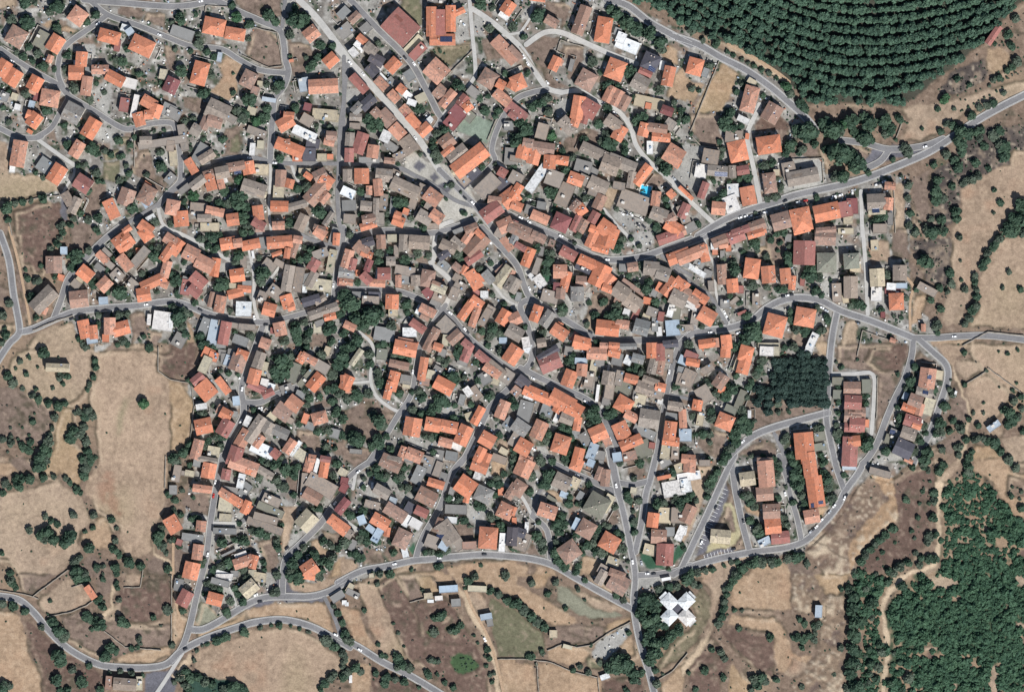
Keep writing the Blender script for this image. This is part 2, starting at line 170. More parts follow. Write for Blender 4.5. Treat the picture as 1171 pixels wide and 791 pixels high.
t 50,30,35 150,65,20 250,160,40 240,210,45 330,140,35 425,205,45 510,160,38 775,160,45 800,190,35 870,155,38 930,265,38 1000,225,25 1005,440,28 435,500,45 440,550,30 60,500,75 30,440,50 200,570,90 90,590,60 140,630,50 330,645,45 250,510,40 150,660,35 20,690,40 100,740,50 110,355,28 270,240,30 850,580,45 700,695,20 870,100,25 1010,660,50 1050,690,40 1090,680,40 1000,710,40 640,640,20 430,230,35 280,760,40 340,770,30 1085,500,30 810,770,35 100,100,15 580,170,30 740,420,20 940,680,30 1150,430,35 390,440,20 830,490,25 560,520,20
P conc 960,190 1060,200 1070,270 970,310
P conc 1060,340 1100,420 1170,500 1120,480 1020,450
P gold 130,680 190,690 220,760 150,740
P conc 660,230 740,290 730,360 620,260
P tan 1130,600 1171,600 1171,780 1120,740
P conc 320,240 360,320 350,390 330,330
T 585 262
105,195,65,125,22,op 270,95,40,45,10,bf 380,165,110,70,25,rp +350,165,50,70,20,kf 540,60,130,60,-62,op 650,50,120,130,20,op +600,130,110,50,15,op 510,225,130,70,28,op +480,260,110,50,28,df 325,285,90,90,0,sp +360,350,60,130,15,op 590,310,110,150,35,op +640,360,100,70,-40,op +625,405,70,50,30,op 465,350,70,70,5,bp 310,385,60,50,5,mf 240,460,110,80,15,kf +310,440,60,70,5,bp 440,435,85,95,0,gp 490,380,60,60,40,kf 730,420,110,100,35,kp +810,490,110,100,35,kp 815,390,170,30,35,bf 905,480,50,45,15,of 770,555,45,40,20,wf 960,265,100,90,5,kp +1040,300,90,90,20,kp 810,255,70,60,-5,bp 745,260,50,50,0,gf 1110,195,150,80,-20,op +1140,240,80,50,10,gf 1080,370,70,130,25,op +1140,335,80,70,30,op +1015,385,40,60,15,of +990,430,40,50,15,gf 1115,465,110,100,25,kp +1100,450,50,60,25,rp 1065,545,40,90,15,wf 1105,560,50,90,5,vf 940,555,70,60,20,kf 1000,585,40,60,10,rf 880,690,100,100,15,gp 655,680,150,100,12,op +755,665,90,60,15,sp 1075,685,90,100,0,lf 960,640,40,90,10,gf 990,690,35,60,0,wf 480,755,110,80,15,op 320,690,80,110,-50,op +325,650,40,50,30,op 155,575,65,110,20,op +230,610,70,110,35,gp 35,605,80,80,-35,sp 190,350,85,60,45,wf +130,330,50,30,45,wf 65,485,40,60,10,gf 15,290,50,60,25,sp 40,360,90,100,30,kp 40,690,110,90,30,kp 115,765,50,70,-5,wf 200,760,60,60,0,kp 25,55,50,100,25,gp 100,45,110,70,25,bp 180,50,100,60,25,bp 60,120,80,40,30,rp 1060,50,170,70,-22,rp 1130,20,70,60,-20,sp 710,470,40,50,20,bf 620,780,60,40,0,sp 690,775,70,40,0,op 780,775,110,40,0,gp 950,775,100,40,0,rp 1075,770,100,50,0,dp 860,640,30,30,0,sp 420,720,30,60,20,rf 200,150,30,60,10,gf 170,250,40,110,20,kf 830,570,40,80,20,rf 900,590,50,40,20,cf
t 160,130,45 250,160,45 240,210,50 230,280,40 345,520,45 335,550,40 610,480,40 555,575,38 700,520,45 690,580,60 750,590,40 640,580,40 505,635,28 720,100,35 700,130,40 740,60,30 800,60,25 850,110,25 980,20,40 840,370,35 890,390,50 910,350,40 960,480,35 1030,470,25 1130,650,40 865,580,25 85,655,28 210,690,35 430,330,35 260,380,30 700,350,35 270,90,28 520,490,25 530,375,15 700,390,30 870,240,35 970,510,20 610,620,30 560,20,30 440,40,30 570,750,30 420,90,20 780,310,25
P green 190,260 250,240 270,310 240,350 200,300
P dirt 530,430 740,430 760,600 560,680 490,660 500,540
P conc 390,480 410,480 400,600 370,590
P conc 850,0 960,0 960,90 850,140 780,60
P conc 480,480 550,420 500,560 470,620 450,590
T 780 262
90,160,200,80,-25,sp +50,190,110,40,-25,op +170,150,60,110,-15,op 255,80,110,70,-20,bp 215,115,45,45,0,wf +275,105,60,50,-10,sp 310,130,35,40,0,of 360,50,110,80,-20,rp +490,35,110,50,-15,op 390,10,90,40,-15,bp 220,155,35,35,0,of 265,305,60,130,-3,bp +265,320,40,80,-3,op 260,250,70,30,0,kf 335,380,75,90,-5,op 465,265,100,130,8,oh 575,305,90,110,-5,op +590,330,60,60,-5,sp 690,315,70,100,-5,op +735,360,45,90,5,op 815,160,140,155,2,rp 955,55,135,105,2,bp 965,225,125,125,0,vh 1130,215,100,100,0,vh 1125,390,90,140,0,kp 1030,435,60,120,-3,kf 1090,460,40,70,-10,cf 495,470,50,80,0,kf 805,350,30,60,0,rf 620,645,130,140,15,oh 820,590,130,120,10,oh 870,750,50,110,25,wf 15,365,60,80,30,op 130,440,60,60,35,op +175,470,60,60,35,op 180,600,110,100,30,op +150,560,100,40,40,sp 60,450,120,70,30,bp 60,510,100,50,25,wf 75,265,180,35,40,wf 110,240,70,60,40,gf 295,755,70,90,3,op 165,765,110,60,0,op 225,760,40,60,5,sp 85,600,50,90,10,kf 95,415,40,50,30,gf 185,300,60,60,20,gf 390,405,40,50,0,rf 270,170,30,50,0,gf 800,15,110,30,-15,op 710,60,40,50,5,gf 1095,15,100,40,0,cf 60,680,90,40,0,kf 400,560,60,20,-30,rf 270,510,60,60,0,gf 350,480,60,30,-40,kf 200,390,40,70,-10,kf
t 480,100,45 500,140,25 590,70,30 650,90,25 640,140,20 720,110,30 700,180,50 710,220,40 850,260,55 850,310,55 820,310,40 910,320,40 900,400,40 880,420,30 340,270,50 330,230,40 425,575,40 460,680,75 440,650,50 500,720,45 410,720,40 410,770,50 460,370,45 560,390,30 640,400,35 680,400,30 890,530,35 820,680,45 760,670,40 730,600,40 720,550,30 930,670,40 900,690,35 970,590,40 210,520,25 270,190,30 380,490,30 320,450,25 65,400,35 440,20,20 560,180,30 680,20,40 630,30,30 930,440,25 260,640,20 130,650,25 20,650,25 1140,490,30 270,170,25 400,150,25 40,770,40 990,340,20 740,775,25
P conc 520,600 540,560 640,510 700,540 710,640 680,720 580,780 470,775 540,740
P dirt 730,660 840,720 900,680 860,790 730,790
P dirt 560,60 680,50 700,180 680,240 610,230 570,170
P gold 490,120 570,110 560,170 500,170
P conc 1020,150 1050,150 1050,290 1020,290
P conc 940,300 1050,300 980,460 940,460
P dirt 920,700 990,640 980,740 950,790 890,790
P tan 1080,620 1171,610 1171,790 1040,790
T 971 262
185,325,95,115,-5,cp +185,435,70,90,0,wf 345,300,90,100,0,kp +328,270,35,40,0,wf 280,385,60,45,5,wf +290,415,100,40,5,mf 312,485,95,110,-12,oh 520,405,130,50,28,kf 30,395,60,130,0,gp 40,250,70,80,0,cf 170,110,50,70,0,cf 350,380,70,35,0,lf 290,745,40,30,10,sp 225,575,30,40,0,mf 495,660,30,50,0,sp
t 500,210,60 530,230,40 670,290,38 685,360,35 550,20,60 440,20,40 630,15,40 740,55,30 745,210,14 750,340,18 775,400,32 600,390,35 655,420,25 545,470,30 610,530,32 580,640,45 590,690,25 1060,20,55 1100,20,40 1000,60,40 960,110,45 920,160,35 905,210,40 890,250,35 840,310,28 838,350,32 845,400,32 850,450,35 840,510,40 820,540,40 800,590,35 770,630,30 1065,285,25 1025,390,22 1145,400,30 60,500,40 90,520,35 210,540,30 255,300,35 390,390,25 1160,20,40 445,400,25 10,510,30 380,460,25 300,580,20 345,590,20
P dirt 280,0 380,0 405,200 280,205
P tan 135,80 270,75 265,220 140,215
P dirt 410,220 500,260 490,320 440,370 410,300
P tan2 690,0 1000,0 1010,60 900,160 870,270 840,290 810,400 720,400 690,250
P tan2 1171,30 1030,60 960,130 900,280 860,340 880,440 860,560 790,640 1171,690
P tan 680,400 810,420 790,500 740,620 660,650 610,610 650,470
P gold 440,440 510,430 520,500 470,600 400,650
P scrub 390,80 680,50 690,260 720,400 600,400 560,360 500,350 510,260
P conc 150,390 230,390 250,560 190,570 160,500
P gold 530,740 800,725 780,790 560,790
T 0 393
390,160,150,55,2,cp
t 290,60,50 190,90,22 130,115,26 105,165,15 250,155,14 175,200,25 50,215,40 85,260,40 150,298,22 240,305,22 350,293,20 420,268,22 400,215,38 450,215,30 220,345,30 260,370,35 320,395,35 380,410,45 430,400,30 360,490,35 350,560,25 325,650,45 290,700,45 265,750,50 320,720,40 220,520,26 70,560,15 150,560,12 70,615,22 195,610,15 205,655,30 120,635,14 150,680,40 190,710,35 20,640,30 70,660,35 635,110,30 640,160,32 625,220,28 600,270,28 585,305,22 590,445,45 610,480,40 570,480,40 530,450,30 490,580,45 470,630,45 530,600,45 570,650,40 580,710,35 550,770,35 600,750,30 640,760,20 560,550,35 965,390,48 1150,765,35 570,20,35 1000,25,35 780,5,25 850,5,25 390,90,12 230,465,12 505,460,22 330,610,25 50,720,14
P tan2 590,60 800,20 1060,60 1050,180 1171,250 1171,790 670,790 640,600 640,480 590,390 600,300 650,200 640,90
P tan 380,0 560,0 610,60 600,230 550,340 460,390 250,360 120,290 50,190 60,120 150,40
P dirt 0,290 110,290 250,370 350,440 320,640 240,700 200,640 0,620
P gold2 420,420 490,410 480,550 430,650 550,700 530,790 330,790 360,700 370,540
P dirt2 1060,70 1171,50 1171,240 1060,180
P olive2 840,340 880,360 820,500 780,640 770,560
P tan 0,730 80,760 60,790 0,790
P dirt 640,60 860,40 880,0 620,0
P conc 630,10 760,0 720,40 640,50
T 195 393
255,65,75,70,25,of +290,85,60,60,20,of +235,140,60,110,25,cf 240,310,110,120,-40,op +185,235,90,60,-40,rp 355,280,50,120,-38,op 500,85,80,60,20,op +470,140,100,110,20,bp +415,130,70,70,20,lf 360,100,40,70,5,gf 345,60,50,40,10,gf 455,385,45,60,0,lf 590,95,70,110,15,kp +630,150,40,90,10,cf 560,215,80,100,12,op +590,290,140,50,22,rp +630,250,50,50,10,wf 680,305,50,50,20,wf 650,350,80,50,-20,rp 630,15,80,60,20,op 880,95,55,70,30,op +930,100,110,50,30,sp 1005,150,120,70,30,kf 975,255,80,120,40,op 830,230,60,130,20,vf 905,230,40,150,40,vf 1160,255,40,90,10,op 745,320,80,60,-20,gf 755,455,110,100,35,bp +830,400,100,90,38,sp 680,490,60,60,40,cf 780,500,100,40,30,kf 375,470,80,70,20,op +330,445,40,60,20,bf 225,550,110,100,-12,op 390,565,90,110,30,rp 500,510,40,70,25,wf 180,705,70,130,15,sp 290,720,80,65,8,cf 485,640,80,140,35,sp +530,590,50,40,35,op 570,570,80,190,35,kp +590,650,90,60,-55,sp 655,560,70,80,30,kp 740,590,110,70,25,gp 620,710,160,80,25,wf 705,735,60,60,40,rp 800,685,60,100,35,sp +840,700,30,110,35,wf +870,740,90,70,35,cf 435,740,90,100,25,rp 905,500,40,65,20,of 1000,495,100,80,-15,sh 935,550,60,50,20,gf 950,765,50,50,10,sp 1040,770,70,40,10,rp 250,775,130,40,5,kp 210,420,70,40,-10,wf 410,60,50,50,10,gf 870,340,60,50,20,gf 455,30,30,30,0,gf 1050,50,40,60,20,cf 340,15,60,30,0,gf 1100,600,60,60,15,gf 430,470,40,40,20,gf
t 275,10,45 220,10,30 150,250,35 120,240,25 220,460,45 190,470,30 450,200,20 390,190,30 330,180,25 300,620,35 350,610,45 250,650,35 240,690,30 130,670,40 80,720,45 20,760,40 340,680,35 310,570,30 740,110,60 700,180,50 760,190,50 800,80,45 720,230,45 640,100,20 690,90,25 800,130,35 910,20,30 1010,70,40 1080,200,45 1050,300,40 1090,290,45 900,310,40 920,360,40 910,400,30 1120,130,50 1150,80,50 1110,450,45 1150,500,40 980,580,35 1050,580,40 860,530,30 800,530,25 720,520,30 1040,680,35 1020,720,30 1150,610,35 550,440,30 570,330,25 890,180,30 1080,380,40 1000,350,30 900,680,20 740,760,30 1130,330,40 430,80,30 280,410,20 190,160,20 1100,700,25
P gold2 0,240 60,260 130,320 160,400 120,640 60,720 0,740
P dirt2 0,0 180,0 160,150 120,220 0,200
P dirt 830,560 990,590 1010,660 960,710 850,660
P dirt 960,390 1090,360 1100,420 970,430
P conc 400,290 470,220 460,330 400,310
P conc 240,140 280,120 260,230 380,330 330,350 240,230
P dirt 1080,640 1171,650 1171,750 1090,740
P conc 350,200 420,190 430,230 380,250
T 390 393
445,30,150,95,15,op 395,95,0,0,0,xx 545,155,55,150,5,op +600,190,50,60,10,cf 50,260,75,100,25,op +65,315,40,40,25,sp 350,250,70,130,15,op +320,310,50,120,15,op 440,245,70,60,5,gf 455,280,50,40,5,cf 390,140,130,50,12,bp 690,280,130,90,28,op 645,20,70,50,30,sp 855,50,60,120,22,rp 740,180,40,30,20,wf 850,320,45,65,-35,wf +900,330,60,90,-35,kf 945,465,55,125,35,op 1065,410,75,120,22,sp 1145,100,100,120,25,op 945,85,100,55,40,rp 1010,170,120,60,30,sp +1040,150,140,50,35,kp 1110,210,80,90,35,kf 480,555,110,120,10,op 615,540,100,90,10,op 725,555,110,80,12,op +700,660,90,60,15,sp 820,610,90,130,15,op +785,695,70,40,15,wf 490,745,110,80,22,sp +410,735,50,100,22,sp 350,775,110,50,10,kp 580,775,80,50,15,kf 650,750,70,80,10,gf 740,750,80,60,10,gf 105,90,40,120,35,cp 275,70,70,70,5,vf 980,640,100,90,40,op 930,740,60,100,25,op +980,760,50,60,20,op 1130,540,80,80,-50,gf 1060,770,100,50,20,kf 965,230,70,80,-30,gf 1040,240,50,70,20,cf 820,110,70,70,20,gf 640,190,60,80,30,gf 680,60,50,50,20,gf 560,250,70,60,10,bf 810,375,40,70,15,gf 860,490,50,60,-20,cf 1160,300,60,60,30,bf 1090,720,60,40,30,cf 590,110,40,30,20,cf 100,720,80,30,5,gf
t 350,80,35 400,80,35 450,95,35 250,15,30 20,30,40 80,20,35 180,70,45 190,130,35 30,120,40 240,220,40 260,260,45 390,320,40 360,310,30 100,340,50 30,360,45 180,330,40 535,350,45 520,320,35 580,270,30 660,370,65 700,400,40 630,430,50 590,470,45 530,470,40 470,440,40 750,500,40 740,230,60 690,200,35 690,120,40 650,90,30 790,60,50 800,20,40 900,120,30 920,240,35 980,350,40 1000,340,35 870,400,30 1145,400,50 240,510,60 210,470,40 270,540,45 100,630,70 80,600,50 30,620,30 250,640,60 210,680,40 330,700,35 300,620,30 600,620,40 640,610,40 560,610,35 400,660,25 610,720,35 450,600,20 1050,610,35 1160,700,40 1150,760,40 60,10,50 1060,50,35 980,10,25 470,320,25 240,180,30 820,220,25 760,410,25 1040,500,25 1130,20,30
P dirt 0,450 150,380 250,390 300,460 360,480 340,530 240,650 0,650
P conc 400,560 440,610 550,620 560,700 500,700 430,680
P conc 640,310 760,330 760,460 690,490 680,420
P conc 90,210 190,250 190,275 90,270
P tan 1050,640 1150,640 1140,760 1060,740
P dirt 0,690 150,690 220,740 180,790 0,790
T 585 393
255,120,140,120,-22,rp +245,65,150,50,-30,dp 380,260,85,110,15,op 475,15,110,50,5,op 570,65,130,80,-8,sp +685,30,80,80,3,op 780,25,110,60,2,gp 465,115,80,40,3,lf 470,175,70,80,5,sp 550,150,45,110,10,cf 520,240,60,100,10,kf 590,130,60,50,5,gf 645,225,80,90,15,kp 700,110,70,80,15,gf 845,100,80,60,15,gp +780,110,50,60,25,wf 800,235,90,60,15,op 750,300,100,90,30,vf 935,40,70,100,3,op +990,55,60,110,3,rp 1000,150,45,110,12,bp +945,150,60,100,15,kp 1070,80,90,90,3,kf 1150,110,60,60,20,lf 1005,285,70,55,15,op 930,250,110,50,20,kp 900,300,120,80,20,kp +980,330,80,70,20,kf 640,320,60,120,10,kf 575,330,20,110,3,wf 620,395,50,50,10,gf
200,330,200,75,22,op +360,370,170,110,28,op +440,430,110,110,28,op +340,410,60,80,30,op 115,355,65,35,20,wf 370,500,90,70,20,kp 300,495,30,60,25,wf 440,535,50,90,10,op 90,450,90,130,15,gf 65,240,90,70,30,dp 25,105,80,100,25,op 120,20,50,60,20,wf 60,560,110,90,35,gp 185,575,90,120,25,sp 330,670,110,120,18,oh 80,690,100,100,30,op +95,770,90,50,15,sp 445,750,70,110,15,op 600,605,110,100,-15,op +650,670,50,60,-15,sf 490,640,60,90,-30,gf 540,720,60,110,20,lf 610,735,70,60,10,gf 750,405,110,100,30,oh +800,485,90,60,30,sp 735,580,100,110,-30,op 790,660,150,70,-28,op 870,710,130,110,-20,vf 920,500,130,120,10,kp 890,590,150,60,25,gf 860,385,70,90,15,cf 930,435,90,40,25,gf 995,385,35,35,0,wf 830,330,30,120,10,gf 1060,580,80,120,3,op +1070,650,110,60,3,op 1085,410,100,60,0,kp 1060,475,80,40,5,gf 1145,500,50,120,-3,sp 1030,720,60,100,3,cf 1095,720,50,100,3,kf 1140,240,70,80,20,kf 720,230,50,100,10,kf 690,770,60,60,0,lf 20,640,60,90,30,kf 790,750,90,60,-20,bf 240,440,80,90,20,gf 430,600,50,60,10,gf 940,680,40,40,10,rf 380,50,50,60,10,gf 1150,590,40,50,0,gf 300,20,60,40,-20,gf 650,730,0,0,0,xx 1140,180,60,50,20,gf
t 400,90,45 390,160,45 370,120,30 820,160,40 860,190,40 780,170,35 640,470,40 670,460,40 600,240,25 530,460,55 560,490,55 520,540,40 550,430,40 200,480,35 240,600,45 230,640,40 380,570,40 390,610,40 340,560,35 20,400,40 1095,280,35 1140,710,40 1110,700,25 850,770,35 180,770,40 400,730,40 360,760,40 700,370,25 10,770,25 60,280,25 870,220,25 20,700,25 640,420,25 470,690,35 1070,30,20 840,270,20
P conc 150,690 220,690 290,780 230,780
P conc 600,390 660,310 680,340 620,430
T 780 393
165,20,90,90,5,op 290,40,65,100,3,op 425,65,90,100,15,oh +410,150,80,100,15,op 70,125,90,50,10,op 40,230,90,110,25,kf 255,250,80,100,35,bp +265,305,40,50,20,of 145,340,90,110,-30,kf 100,410,65,70,8,op +125,500,45,90,8,cf 285,520,110,100,22,oh 20,500,70,150,3,sp 20,610,80,80,0,lf 325,440,80,50,25,vf 390,375,50,130,22,vf 565,50,90,60,3,wf +630,50,40,60,3,cf 855,20,50,90,18,wf 815,680,125,170,-5,op +840,770,90,60,-5,op 1135,300,110,90,3,bp 1140,390,110,90,3,rp 1140,480,110,90,3,bp 1140,560,110,60,3,rp 1120,720,100,190,3,rp 1040,250,70,50,0,vf 1040,340,60,60,0,vf 40,770,90,60,5,sp 60,80,90,50,20,rf 450,470,22,50,0,wf 550,780,100,40,0,bp 580,10,140,30,0,cf 920,690,80,50,0,vf 920,620,70,60,0,vf 1030,230,0,0,0,xx 170,170,80,50,-30,kf 370,120,30,110,20,cf
t 530,110,40 510,160,40 490,200,35 440,280,35 430,350,30 460,250,30 340,300,50 290,350,45 310,280,35 220,330,35 175,260,40 200,500,45 190,450,35 140,600,45 180,600,35 90,600,25 350,600,50 400,500,50 390,560,50 400,450,45 440,540,45 430,580,40 360,660,40 320,700,40 290,740,45 270,780,40 180,660,25 170,770,25 70,480,30 485,515,20 360,210,30 680,20,30 740,20,40 350,20,40 640,130,22 690,150,35 740,150,35 790,90,40 800,140,35 880,90,45 920,110,40 950,150,35 640,195,40 700,210,40 760,200,40 820,200,40 880,180,40 930,220,40 620,250,40 680,260,40 740,270,40 800,270,40 860,270,40 910,280,40 940,270,30 530,300,40 590,310,40 650,320,40 720,310,40 780,320,40 840,330,40 900,340,40 480,340,35 500,380,40 560,350,35 640,370,35 640,400,30 740,365,35 800,370,35 860,400,40 910,400,40 750,405,30 820,410,30 560,395,25 500,430,40 540,460,40 480,450,30 590,450,25 640,455,25 712,453,22 920,570,35 690,630,45 730,740,45 1040,600,45 1050,640,35 1045,385,30 1040,290,25 1030,540,25 1040,460,25 890,600,30 930,740,30 900,560,35 610,770,30 20,700,30 1060,155,25 1030,120,15 460,750,25 540,750,25
P dirt 590,90 640,90 620,200 480,300 420,400 440,470 480,590 640,530 930,450 960,70 840,60 700,70
P dirt 190,570 310,590 260,760 160,740 90,660
P dirt 1030,0 1171,0 1171,170 1060,170 1020,110
P dirt 420,700 560,640 620,650 630,750 370,760
P conc 960,590 1000,600 1040,760 990,790
P gold 880,0 980,0 970,90 920,70
P tan 390,650 450,600 420,680 360,690
T 971 393
520,230,105,130,8,sp +530,280,50,65,12,op +500,325,110,60,12,kp 440,380,90,80,20,bp +395,430,90,50,20,op +470,440,50,80,15,sp 420,520,110,80,18,rp 395,600,100,80,18,kp +450,545,60,50,20,op 360,700,120,110,15,dp 275,640,70,60,10,vf +300,590,70,40,15,gf 45,305,90,110,2,rp 35,395,90,70,2,sp 50,460,110,70,2,bp 50,540,100,90,2,rp +105,530,50,50,2,of 30,650,80,70,-5,op 35,730,90,80,-5,sp 120,280,60,90,0,vf 120,460,30,70,0,gf 375,350,35,50,15,lf 710,335,15,40,15,wf 965,550,90,40,-35,lf +960,560,60,30,-35,cf 530,420,70,110,20,cf 480,520,25,25,0,wf 430,780,60,30,20,sp 600,210,50,60,10,cf
t 440,150,35 410,250,45 380,300,35 410,310,40 320,200,22 55,105,15 605,262,22 570,305,30 635,415,45 670,300,25 690,340,30 600,530,50 610,580,45 580,600,35 770,60,28 915,180,18 1060,65,20 1128,40,18 1000,50,12 1120,265,15 1095,305,20 1005,290,10 900,395,14 895,460,18 830,460,20 1060,460,50 1090,500,50 1060,540,35 1030,440,30 1100,380,35 1150,350,30 1130,490,30 860,540,30 840,630,40 890,630,30 970,660,45 930,650,35 1010,720,40 1060,770,40 770,270,25 800,500,25 690,510,30 740,560,45 670,580,30 710,690,25 620,700,30 740,690,35 780,640,30 730,740,30 800,760,35 820,720,25 240,710,40 110,670,60 130,640,40 110,350,30 110,400,30 430,710,40 500,550,30 470,650,35 520,720,50 500,770,50 460,620,25 510,600,25 340,490,40 330,540,35 320,420,25 370,380,25 80,620,25 1160,580,30 1150,430,30 680,240,12
P dirt 30,0 390,0 400,90 330,250 240,460 190,620 170,590 190,210 40,170 0,160
P dirt2 130,20 390,10 350,180 220,180 100,110
P tan2 560,0 800,0 760,60 700,150 640,100
P dirt 480,50 620,150 580,180 460,130 430,110
P tan2 810,0 1171,0 1171,300 1080,330 920,180 800,60
P tan 720,120 810,100 900,170 770,250 720,190
P tan2 780,270 920,200 1080,340 1010,470 920,545 820,530 820,440
P gold2 830,670 950,680 1040,780 830,790
P tan 1010,640 1171,500 1171,740 1110,790 1070,750
P dirt 700,260 780,380 800,480 790,550 690,490 660,430
P dirt 600,650 760,590 790,640 700,740 560,720
P tan 940,560 1030,560 1020,630 930,640
P path 700,150 720,220 800,390 815,500 790,700 740,790 720,790 780,640 800,480 780,370 700,230
P conc 180,760 300,730 400,780 160,790
P dirt 200,220 340,220 250,440 200,560 180,580 190,230
T 0 524
1160,440,90,110,-30,op
t 260,40,60 300,10,40 285,125,35 360,118,25 35,165,35 60,190,25 120,175,45 190,130,45 150,130,35 100,130,35 20,230,28 490,370,33 300,385,28 340,415,28 385,435,30 195,478,32 270,500,50 320,490,50 300,530,45 360,530,50 470,520,60 430,560,45 590,600,48 625,380,35 745,405,30 770,545,30 760,610,40 800,640,30 860,690,50 945,710,40 1120,735,35 1060,510,50 1080,580,40 1050,550,40 1145,540,30 1125,235,30 1150,10,30 500,690,35 530,660,30 510,745,50 560,770,40 65,765,35 10,630,25 770,720,40 640,720,30 690,720,25 570,60,45 560,110,40 600,20,35 560,10,35 510,205,35 540,230,25 440,130,25 470,160,25 620,460,25 570,485,20 780,465,20 1080,460,30 650,740,25 690,770,15 780,770,25 1110,630,25
P tan2 660,0 1130,0 1110,210 1110,340 1020,480 1010,570 1020,620 920,665 830,650 800,560 800,440 720,380 640,330 570,230 590,130 640,70
P redsoil 700,70 760,100 770,260 830,380 800,400 740,350 690,300 650,190
P gold 620,480 660,400 700,390 740,440 750,510 730,600 640,610 600,540 540,540 550,510
P tan 0,260 250,190 390,130 420,180 550,260 580,340 630,430 540,490 520,560 540,640 430,740 360,790 130,790 30,660 0,580
P gold2 270,90 330,0 530,0 540,180 480,170 410,100 350,120
P gold 0,20 80,30 130,100 0,120
P dirt 60,0 230,0 210,80 130,90
P dirt 400,790 480,720 620,650 720,690 760,790
P dirt 980,690 1060,650 1150,720 1150,790 990,780
P path 1020,590 1050,640 1140,690 1171,760 1150,770 1130,700 1040,650
T 195 524
260,80,90,100,10,op 225,205,125,50,-3,sp 480,45,190,90,20,sp +420,20,110,60,20,rp +530,75,70,60,10,op 370,100,60,70,10,rp 475,150,45,95,12,wf 425,280,220,60,32,op +350,230,80,50,32,sp +490,320,50,90,25,op 370,310,90,90,5,cf 490,225,60,130,35,gf 930,40,60,100,15,sp 980,50,25,100,15,wf 1030,70,60,110,10,op 1040,190,200,100,30,kf +980,260,120,80,30,bp 895,190,40,180,5,kf 640,95,110,50,30,kp 1160,280,60,110,30,mp +1150,160,50,60,20,mf 1130,430,110,70,35,op 935,735,100,100,-35,op 35,450,90,110,20,op 220,455,65,70,5,sp 190,630,70,100,10,sp 150,760,100,110,10,op 490,690,130,70,-18,sp +560,690,50,90,15,op 470,640,80,25,-20,wf 360,785,100,30,0,wf 130,100,60,40,10,cf 100,100,50,30,10,kf 45,100,50,110,10,kf 600,440,240,50,20,kf 650,340,180,50,12,vf 640,400,160,50,15,kf 660,275,120,60,12,kf 915,430,110,120,32,cp 150,530,140,50,10,gf 365,485,150,40,5,gf 60,560,40,40,20,rf 400,215,100,50,10,gf 375,400,80,50,15,cf 180,30,50,50,10,gf 20,210,50,60,0,gf 550,770,50,50,0,cf 430,770,50,40,0,gf 390,630,100,15,-25,gf 200,0,70,20,0,kf
t 350,555,50 490,550,45 460,540,35 430,540,30 590,490,50 550,480,40 640,510,35 730,440,30 710,590,40 710,550,30 390,690,45 330,720,40 290,740,35 440,740,30 490,745,30 170,400,40 140,400,30 60,580,30 590,120,35 700,30,50 640,20,45 610,10,40 710,140,40 770,70,50 840,60,45 820,110,40 760,190,40 730,180,30 820,240,30 990,330,35 940,330,30 930,140,30 920,110,25 950,275,20 1090,110,35 1110,30,40 810,700,50 800,750,45 850,640,35 960,640,45 1010,680,40 1050,700,45 1080,660,40 1020,550,35 1070,580,35 1120,600,30 1010,740,35 990,770,30 830,770,40 880,775,30 890,590,30 1150,560,30 710,770,35 620,690,30 630,740,25 440,100,25 20,350,30 70,370,30 130,40,25 75,210,25 150,260,20 30,10,40 460,430,25 215,680,30 210,710,25 30,280,30 880,250,25 380,760,25 1150,500,25 20,540,30
P dirt 100,250 260,230 260,380 140,370 70,300
P dirt 760,90 850,90 880,200 830,240 770,190
P dirt 570,540 690,530 740,690 700,750 640,760 610,650
P conc 690,220 830,310 1000,380 880,300 780,330
P tan 740,320 850,320 830,430 780,590 750,640 730,560
P gold 930,560 980,530 1060,620 1130,630 1060,670 980,650
P dirt 10,590 120,620 150,700 80,790 10,790
P conc 270,480 450,470 440,500 300,520 290,680 270,680
P conc 780,590 830,480 880,520 800,600
P conc 310,400 430,380 500,300 530,330 450,440 300,430
P dirt 1000,480 1130,500 1140,580 1070,570
P gold2 1060,790 1100,700 1171,640 1171,790
P dirt 330,60 360,40 350,130 330,150
P olive2 590,200 700,260 650,300 580,290
P conc 530,560 570,560 640,790 600,790 580,660
T 390 524
160,0,0,0,0,xx 335,30,140,90,25,bp 520,110,70,120,25,gf 590,40,70,150,15,gf 650,70,50,100,20,kf 640,170,110,55,10,op 575,255,130,100,28,bp 690,120,60,60,20,gf 275,220,110,70,30,kp 365,360,150,80,32,bp +345,290,50,60,20,lf 460,330,60,70,30,df +540,355,90,60,25,rp 500,435,80,60,25,wf +440,420,40,80,25,wf 265,420,120,80,30,op +310,490,40,60,10,op 245,510,50,100,30,lf 200,470,60,40,40,lf 410,535,100,120,25,bh 40,295,80,100,30,mp 25,450,90,80,40,op +70,490,60,60,40,kp 15,170,50,50,10,mf 80,580,40,70,25,gf 930,45,110,90,20,op 915,115,50,50,20,wf 835,185,120,120,35,op +840,270,40,50,15,op 955,240,110,100,25,gh 1070,220,35,50,0,of 770,340,140,60,3,gf 735,410,80,40,5,wf 690,470,110,150,-35,kp +640,420,60,90,20,bp 605,545,90,80,15,kf 690,580,60,60,30,lf 985,530,120,140,10,oh +1030,460,40,40,10,sf 1100,350,100,100,25,sh 1145,520,70,120,5,dp 1080,560,40,120,8,wf 1150,220,60,110,30,bp 740,265,40,25,10,wf 740,215,35,50,10,gf 960,20,60,30,20,sf 1160,415,30,40,0,of 450,5,70,30,20,gf 210,310,100,50,15,kf 140,410,50,60,-20,lf 430,630,40,60,-20,wf 860,580,90,50,0,bf 210,180,15,40,0,wf 780,550,60,120,-30,kf 20,110,60,50,30,cf
